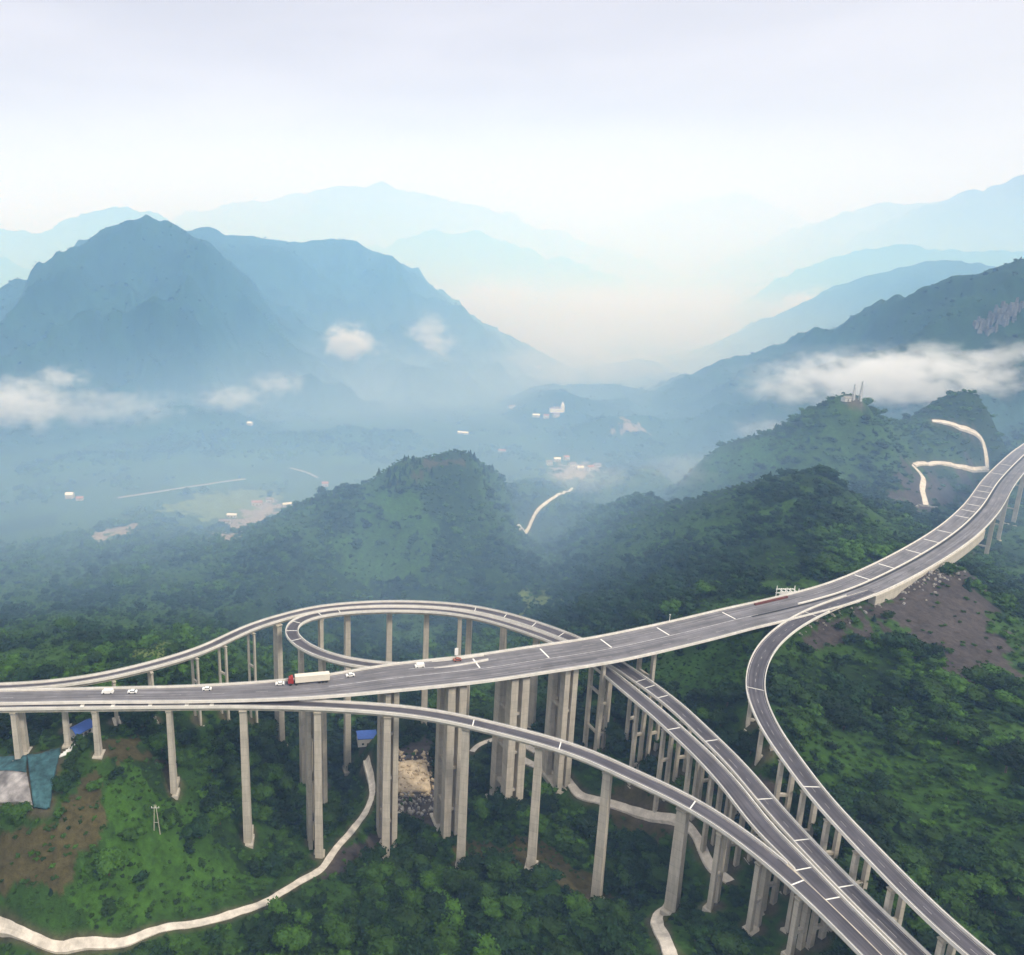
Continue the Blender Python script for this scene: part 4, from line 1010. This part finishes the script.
TRK = trunk_mesh('tree_trunk', 5)

# candidate spots, spacing grows with distance
def candidates(r0, r1, th0, th1, s0, kr):
    X = []; Y = []
    r_ = r0
    while r_ < r1:
        s_ = max(s0, kr * r_); n_ = int((th1 - th0) * r_ / s_)
        t_ = th0 + (th1 - th0) * (np.arange(n_) + rng.random(n_)) / n_
        q_ = r_ + (rng.random(n_) - .5) * s_ * 1.4
        X.append(np.sin(t_) * q_); Y.append(np.cos(t_) * q_); r_ += s_
    return np.concatenate(X), np.concatenate(Y)
RP = np.concatenate([np.column_stack([R.p, R.w]) for R in ROADS])
PP = np.array(PATHPTS); CL = np.array(CLEAR + CLEAR_VIEW)
def blocked(x, y, z, hgt):
    bad = np.zeros(len(x), bool)
    for i in range(0, len(x), 3000):
        sl = slice(i, i + 3000); xs, ys = x[sl, None], y[sl, None]
        d2 = (xs - RP[None, :, 0])**2 + (ys - RP[None, :, 1])**2
        b_ = ((d2 < (RP[None, :, 3]/2 + 3.0)**2) & (RP[None, :, 2] - 2.2 < (z[sl] + 1.4 * hgt[sl])[:, None])).any(1)
        b_ |= ((xs - PP[None, :, 0])**2 + (ys - PP[None, :, 1])**2 < (PP[None, :, 2]/2 + .6 + 1.0 * hgt[sl, None])**2).any(1)
        b_ |= ((xs - CL[None, :, 0])**2 + (ys - CL[None, :, 1])**2 < CL[None, :, 2]**2).any(1)
        bad[sl] = b_
    return bad
tx, ty = candidates(132, 2000, math.radians(-40), math.radians(52), 2.7, .0062)
tz = height(tx, ty); tr_ = np.hypot(tx, ty)
cmk = cover_masks(tx, ty); dens = fbm(tx / 38, ty / 38, 3, 500)
hgt = np.clip(rng.lognormal(math.log(3.3), .48, len(tx)), 1.4, 9.0) * (1 + .25 * fbm(tx / 60, ty / 60, 2, 510)) * np.where(tr_ > 1000, .75, 1.0)
keep = rng.random(len(tx)) < np.clip(np.where((tr_ > 300) & (tr_ < 900), .36 + dens * 1.7, .74 + dens * 1.1), .06, 1.0)
u = rng.random(len(tx))
keep &= ~(cmk['soil'] & (u > .02)) & ~(cmk['sand']) & ~(cmk['field']) & ~(cmk['dry'] & (u > .06)) & ~(cmk['grass'] & (u > np.where(tr_ > 300, .30, .10)))
keep &= ~((tr_ > 1050) & (u > .55))
keep &= ~((tz < FLOOR + 8) & (tr_ > 500) & (fbm(tx / 45, ty / 45, 3, 560) < .32))
keep &= ~((tx < 5) & (tx > -150) & (ty < 225) & (ty > 150) & (u > .30))
keep &= ~blocked(tx, ty, tz, hgt)
tx, ty, tz, hgt, tr_ = (a[keep] for a in (tx, ty, tz, hgt, tr_))
# the ones that show largest are trees of their own
px_, py_, dep_ = proj(tx, ty, tz + hgt * .6)
size = hgt / dep_
vis = (px_ > -4) & (px_ < W + 4) & (py_ < H + 6) & (py_ > 250)
order = np.argsort(-np.where(vis, size, 0))[:700]
own = []
for i in order:
    s_ = np.linspace(.1, .97, 30); hx = tx[i] * s_; hy = ty[i] * s_; hzz = CAMZ + (tz[i] + hgt[i] * .8 - CAMZ) * s_
    if (height(hx, hy) < hzz).all(): own.append(i)
    if len(own) == 298: break
own = np.array(own)
LANDMARKS = [(60,930,'below the pale path at the bottom left corner'),(150,880,'on the grassy knoll above the bottom left path'),(120,790,'on top of the knoll near the slim power pole'),(60,840,'on the brown slope of the knoll at the left edge'),
 (250,930,'under the long straight stretch of the bottom left path'),(330,910,'by the bend of the bottom left path'),(270,830,'between the two front ramp piers left of the path'),(400,900,'in the bottom wood below the front pier beside the path'),
 (470,925,'in the bottom wood left of centre'),(540,900,'in the bottom wood below the middle front ramp piers'),(610,935,'at the bottom edge left of the short pale path end'),(700,930,'on the dark mound right of the short pale path end'),(760,935,'at the feet of the joined ramps at the bottom edge'),
 (640,840,'on the slope beside the winding path under the front ramp'),(560,830,'in the hollow above the middle front ramp piers'),(450,800,'beside the sandy work platform'),
 (830,740,'on the hillside right of the upper bend of the right hand ramp'),(870,800,'on the hillside beside the middle of the right hand ramp'),(930,860,'on the hillside beside the lower right hand ramp'),(1000,900,'in the bottom right corner of the hillside'),(980,800,'on the dark hillside at the right edge'),(960,720,'on the hillside below the bare brown slope'),
 (800,830,'in the gap between the twin ramps and the right hand ramp'),(850,660,'on the hillside just below the main road rubble')]
def tree_label(px, py):
    k = min(LANDMARKS, key=lambda l: (l[0] - px)**2 + (l[1] - py)**2)[2]
    return 'leafy green tree ' + k, 'trees ' + k
protos = []
for k, cmh in enumerate(CR):
    protos.append(cmh)
for n_, i in enumerate(own):
    lab, grp = tree_label(px_[i], py_[i])
    r = bpy.data.objects.new('tree', None); COL.objects.link(r); r.location = (tx[i], ty[i], tz[i] - .25); tag(r, lab, 'tree', grp)
    r.rotation_euler = (0, 0, random.uniform(0, 6.28)); s_ = hgt[i]; r.scale = (s_ * random.uniform(1.05, 1.5), s_ * random.uniform(1.05, 1.5), s_)
    o = bpy.data.objects.new('crown', CR[random.randrange(len(CR))]); COL.objects.link(o); o.parent = r
    o = bpy.data.objects.new('trunk', TRK); COL.objects.link(o); o.parent = r
rest = np.ones(len(tx), bool); rest[own] = False

def scatter(name, x, y, z, scale, meshes, label, cat, kinds=None, sink=.2):
    """one stuff object: instances of a few plant meshes on surveyed spots (geometry nodes)"""
    coll = bpy.data.collections.new(name + '_plants')
    for k, m_ in enumerate(meshes):
        coll.objects.link(bpy.data.objects.new('%s_%02d' % (m_.name, k), m_))
    me_ = bpy.data.meshes.new(name); me_.vertices.add(len(x)); me_.vertices.foreach_set('co', np.stack([x, y, z - sink], -1).ravel().astype(np.float32))
    a = me_.attributes.new('size', 'FLOAT_VECTOR', 'POINT')
    sc_ = np.stack([scale * rng.uniform(1.0, 1.5, len(x)), scale * rng.uniform(1.0, 1.5, len(x)), scale * rng.uniform(.85, 1.1, len(x))], -1)
    a.data.foreach_set('vector', sc_.ravel().astype(np.float32))
    a = me_.attributes.new('turn', 'FLOAT', 'POINT'); a.data.foreach_set('value', rng.uniform(0, 6.28, len(x)).astype(np.float32))
    a = me_.attributes.new('pick', 'INT', 'POINT'); a.data.foreach_set('value', (rng.integers(0, len(meshes), len(x)) if kinds is None else kinds).astype(np.int32))
    o = bpy.data.objects.new(name, me_); COL.objects.link(o); tag(o, label, cat, kind='stuff')
    ng = bpy.data.node_groups.new(name + '_scatter', 'GeometryNodeTree')
    ng.interface.new_socket('Geometry', in_out='INPUT', socket_type='NodeSocketGeometry'); ng.interface.new_socket('Geometry', in_out='OUTPUT', socket_type='NodeSocketGeometry')
    gi = N(ng, 'NodeGroupInput'); go = N(ng, 'NodeGroupOutput'); ip = N(ng, 'GeometryNodeInstanceOnPoints'); ci = N(ng, 'GeometryNodeCollectionInfo')
    ci.inputs['Collection'].default_value = coll; ci.inputs['Separate Children'].default_value = True; ci.inputs['Reset Children'].default_value = True
    def at2(nm, ty_):
        n_ = N(ng, 'GeometryNodeInputNamedAttribute'); n_.data_type = ty_; n_.inputs['Name'].default_value = nm
        return [s_ for s_ in n_.outputs if s_.name == 'Attribute' and s_.enabled][0]
    cx = N(ng, 'ShaderNodeCombineXYZ'); ng.links.new(at2('turn', 'FLOAT'), cx.inputs[2])
    ng.links.new(gi.outputs[0], ip.inputs['Points']); ng.links.new(ci.outputs[0], ip.inputs['Instance']); ip.inputs['Pick Instance'].default_value = True
    ng.links.new(at2('pick', 'INT'), ip.inputs['Instance Index']); ng.links.new(cx.outputs[0], ip.inputs['Rotation']); ng.links.new(at2('size', 'FLOAT_VECTOR'), ip.inputs['Scale'])
    ng.links.new(ip.outputs[0], go.inputs[0])
    md = o.modifiers.new('scatter', 'NODES'); md.node_group = ng
    return o
kinds = np.where(fbm(tx / 70, ty / 70, 2, 530) > .05, 1, 0) + np.where(rng.random(len(tx)) < .3, 2, 0)
top_pines = ((np.abs(px_ - 430) < 70) & (py_ < 480) & (tr_ < 760) & (tr_ > 480)) | (rng.random(len(tx)) < .05)
kinds = np.where((fbm(tx / 45, ty / 45, 3, 533) > .10) & (rng.random(len(tx)) < .6), 2, kinds)
kinds = np.where((tx > 115) & (tr_ < 330) & (fbm(tx / 16, ty / 16, 2, 537) > .05), 2, kinds)
kinds = np.where(top_pines, 5, kinds)
scatter('forest', tx[rest], ty[rest], tz[rest], hgt[rest], CR_LOW + CR_PINE, 'dense mixed green forest covering the hills and valley sides', 'forest', kinds[rest], sink=hgt[rest] * np.clip(.12 + tr_[rest] / 5000, .12, .34))
# undergrowth
bx_, by_ = candidates(128, 820, math.radians(-38), math.radians(48), 1.5, .0060)
bz_ = height(bx_, by_); ck = cover_masks(bx_, by_); u = rng.random(len(bx_)); bh = rng.uniform(.7, 1.7, len(bx_)) * np.clip(np.hypot(bx_, by_) / 330, 1, 1.8) * (1 + .4 * fbm(bx_ / 20, by_ / 20, 2, 540))
kp = (rng.random(len(bx_)) < .55 + .5 * fbm(bx_ / 15, by_ / 15, 3, 550)) & ~(ck['soil'] & (u > .16)) & ~(ck['dry'] & (u > .40)) & ~(bz_ < FLOOR + 8) & ~ck['sand'] & ~blocked(bx_, by_, bz_, bh)
scatter('undergrowth', bx_[kp], by_[kp], bz_[kp], bh[kp], CR_BUSH, 'low bushes and rough grass covering the slopes under the bridges', 'undergrowth', sink=.1)

# ------------------------------------------------------------------ mist banks in the valleys
def mist_mat(name, dens, color=(.975, .985, 1), edge=.92, nscale=.02):
    m = bpy.data.materials.new(name); m.use_nodes = True; t = m.node_tree; t.nodes.clear()
    out = N(t, 'ShaderNodeOutputMaterial'); pv = N(t, 'ShaderNodeVolumePrincipled')
    pv.inputs['Color'].default_value = (*color, 1); pv.inputs['Anisotropy'].default_value = .2
    tc_ = N(t, 'ShaderNodeTexCoord'); ln = N(t, 'ShaderNodeVectorMath', operation='LENGTH'); t.links.new(tc_.outputs['Object'], ln.inputs[0])
    n_ = N(t, 'ShaderNodeTexNoise'); n_.inputs['Scale'].default_value = nscale; n_.inputs['Detail'].default_value = 6; n_.inputs['Roughness'].default_value = .66
    oi = N(t, 'ShaderNodeObjectInfo'); ad = N(t, 'ShaderNodeVectorMath', operation='ADD'); t.links.new(tc_.outputs['Object'], ad.inputs[0]); t.links.new(oi.outputs['Location'], ad.inputs[1])
    gp_ = N(t, 'ShaderNodeNewGeometry'); wv_ = N(t, 'ShaderNodeVectorMath', operation='MULTIPLY'); wv_.inputs[1].default_value = (1, 1, 1.7); t.links.new(gp_.outputs['Position'], wv_.inputs[0]); t.links.new(wv_.outputs[0], n_.inputs['Vector'])
    # falloff = smooth(1 - len) ; density = clamp(falloff*1.6 + (noise-.5)*2.4 - .35)
    a1 = N(t, 'ShaderNodeMapRange', interpolation_type='SMOOTHSTEP'); a1.inputs['From Min'].default_value = edge; a1.inputs['From Max'].default_value = .0; a1.inputs['To Min'].default_value = 0; a1.inputs['To Max'].default_value = 1.5
    t.links.new(ln.outputs['Value'], a1.inputs[0])
    a2 = N(t, 'ShaderNodeMath', operation='MULTIPLY_ADD'); t.links.new(n_.outputs[0], a2.inputs[0]); a2.inputs[1].default_value = 7.5; a2.inputs[2].default_value = -4.1
    a3 = N(t, 'ShaderNodeMath', operation='ADD'); t.links.new(a1.outputs[0], a3.inputs[0]); t.links.new(a2.outputs[0], a3.inputs[1])
    a5 = N(t, 'ShaderNodeMath', operation='MULTIPLY', use_clamp=True); t.links.new(a3.outputs[0], a5.inputs[0]); t.links.new(a1.outputs[0], a5.inputs[1])
    a4 = N(t, 'ShaderNodeMath', operation='MULTIPLY'); t.links.new(a5.outputs[0], a4.inputs[0]); a4.inputs[1].default_value = dens * 1.05
    t.links.new(a4.outputs[0], pv.inputs['Density']); t.links.new(pv.outputs[0], out.inputs['Volume'])
    return m
def mist(px, py, dist, rx, ry, rz, dens, label, seed=0, zoff=0):
    c = PD(px, py, dist)
    bm = bmesh.new(); bmesh.ops.create_icosphere(bm, subdivisions=4, radius=1.0)
    rg = np.random.default_rng(int(px * 7 + py))
    ph = rg.uniform(0, 50, 2)
    for v in bm.verts:
        co = np.array(v.co); n_ = fbm(np.array([co[0] * 1.9 + ph[0] + co[2]]), np.array([co[1] * 1.9 + ph[1] - co[2] * 1.3]), 3, 700)[0]
        v.co = tuple(co * (1 + .16 * n_))
    me_ = bpy.data.meshes.new('mist_bank'); bm.to_mesh(me_); bm.free()
    me_.materials.append(mist_mat('mist', dens, nscale=1.5 / max(rz, 28)))
    o = bpy.data.objects.new('mist_bank', me_); COL.objects.link(o); o.location = c; o.scale = (rx, ry, rz); tag(o, label, 'mist')
    return o
mist(10, 405, 1010, 150, 80, 66, .030, 'thick white cloud bank at the left edge at the foot of the near mountain')
mist(105, 408, 1040, 210, 80, 48, .010, 'thin grey mist trailing right from the cloud at the left edge')
mist(232, 398, 1080, 100, 60, 36, .016, 'small faint mist puff at the foot of the near left mountain')
mist(278, 384, 1200, 80, 60, 36, .016, 'faint mist puff where the front spur of the left mountain ends')
mist(348, 343, 1380, 100, 70, 58, .045, 'compact bright white cloud puff in front of the left mountain shoulder')
mist(430, 340, 1500, 100, 70, 88, .018, 'soft upright cloud puff beyond the right end of the left mountain')
mist(885, 380, 860, 250, 90, 58, .040, 'long bright mist bank lying across the foot of the right mountain')
mist(1010, 372, 880, 170, 90, 58, .034, 'right end of the bright mist bank at the right edge')
mist(785, 386, 900, 100, 60, 36, .014, 'thin left tip of the bright mist bank at the right mountain')
mist(640, 315, 2300, 720, 420, 170, .0050, 'broad pale mist filling the far valley in the centre')
mist(815, 310, 2200, 260, 140, 100, .014, 'white mist tongue between the far ridges on the right')
mist(500, 300, 2600, 320, 160, 120, .009, 'pale mist behind the shoulder of the left mountain')
mist(590, 365, 1500, 430, 220, 90, .0030, 'thin mist veil over the middle of the valley')
mist(60, 378, 1060, 70, 50, 30, .022, 'small torn wisp rising above the left edge cloud')
mist(700, 330, 2000, 200, 120, 60, .006, 'low mist at the mouth of the right side valley')
mist(560, 345, 1750, 260, 150, 60, .006, 'pale mist layer low in the middle of the valley')
mist(930, 352, 900, 70, 50, 26, .016, 'thin wisp curling over the dark knob above the bright mist bank')
mist(700, 470, 620, 110, 60, 26, .005, 'thin wisp drifting over the wooded slope left of the summit hill')
mist(590, 478, 700, 80, 50, 26, .008, 'thin mist wisp over the hamlet beside the white stream')
mist(765, 430, 640, 60, 30, 22, .012, 'small mist wisp lying on the left slope of the summit hill')

# ------------------------------------------------------------------ haze: even pale air round the whole scene
mb = MB(); mb.bx(0, 0, 370, 25000, 25000, 910)
hz_o = mb.build('haze', bpy.data.materials.new('haze_air'), None, origin=(0, 0, 0)); tag(hz_o, 'pale blue haze filling the valley air', 'haze', kind='stuff')
m = hz_o.data.materials[0]; m.use_nodes = True; t = m.node_tree; t.nodes.clear()
out = N(t, 'ShaderNodeOutputMaterial'); pv = N(t, 'ShaderNodeVolumePrincipled'); t.links.new(pv.outputs[0], out.inputs['Volume'])
pv.inputs['Color'].default_value = (.36, .58, 1.0, 1); pv.inputs['Absorption Color'].default_value = (1, 1, 1, 1)
pv.inputs['Density'].default_value = .00024; pv.inputs['Anisotropy'].default_value = 0.0

def veil(c, rad, color, dens, label):
    bm = bmesh.new(); bmesh.ops.create_icosphere(bm, subdivisions=5, radius=1.0)
    me_ = bpy.data.meshes.new('mist_veil'); bm.to_mesh(me_); bm.free()
    o = bpy.data.objects.new('mist_veil', me_); COL.objects.link(o); o.location = c; o.scale = rad; tag(o, label, 'mist', kind='stuff')
    m = bpy.data.materials.new('mist_veil_air'); m.use_nodes = True; t = m.node_tree; t.nodes.clear(); me_.materials.append(m)
    out = N(t, 'ShaderNodeOutputMaterial'); pv = N(t, 'ShaderNodeVolumePrincipled'); t.links.new(pv.outputs[0], out.inputs['Volume'])
    pv.inputs['Color'].default_value = (*color, 1); pv.inputs['Absorption Color'].default_value = (1, 1, 1, 1)
    tc_ = N(t, 'ShaderNodeTexCoord'); ln = N(t, 'ShaderNodeVectorMath', operation='LENGTH'); t.links.new(tc_.outputs['Object'], ln.inputs[0])
    a1 = N(t, 'ShaderNodeMapRange', interpolation_type='SMOOTHSTEP'); a1.inputs['From Min'].default_value = 1.0; a1.inputs['From Max'].default_value = .0; a1.inputs['To Min'].default_value = 0; a1.inputs['To Max'].default_value = dens
    t.links.new(ln.outputs['Value'], a1.inputs[0]); t.links.new(a1.outputs[0], pv.inputs['Density'])
veil((20, 2150, -60), (3800, 1700, 720), (.24, .54, 1.0), .00390, 'bluish damp air lying in the broad valley before the mountains')
veil((500, 2100, -60), (1500, 1300, 290), (.86, .94, 1.0), .00210, 'whitish mist filling the low middle of the far valley')
veil((60, 590, -60), (1100, 380, 250), (.37, .63, 1.0), .00390, 'damp bluish air settled between the near wooded hills')
veil((-200, 1330, -60), (900, 360, 150), (.62, .82, 1.0), .0034, 'pale mist lying along the foot of the left mountain')
veil((0, 7400, -40), (11500, 5000, 1700), (.74, .87, 1.0), .00120, 'pale mist between the farthest ranges')

for r in _roots:
    if '_o' in r: del r['_o']
bpy.context.view_layer.update()
print('trees', len(tx), 'own', len(own), 'bush', int(kp.sum()), 'zmin', gz.min(), 'zmax', gz.max())
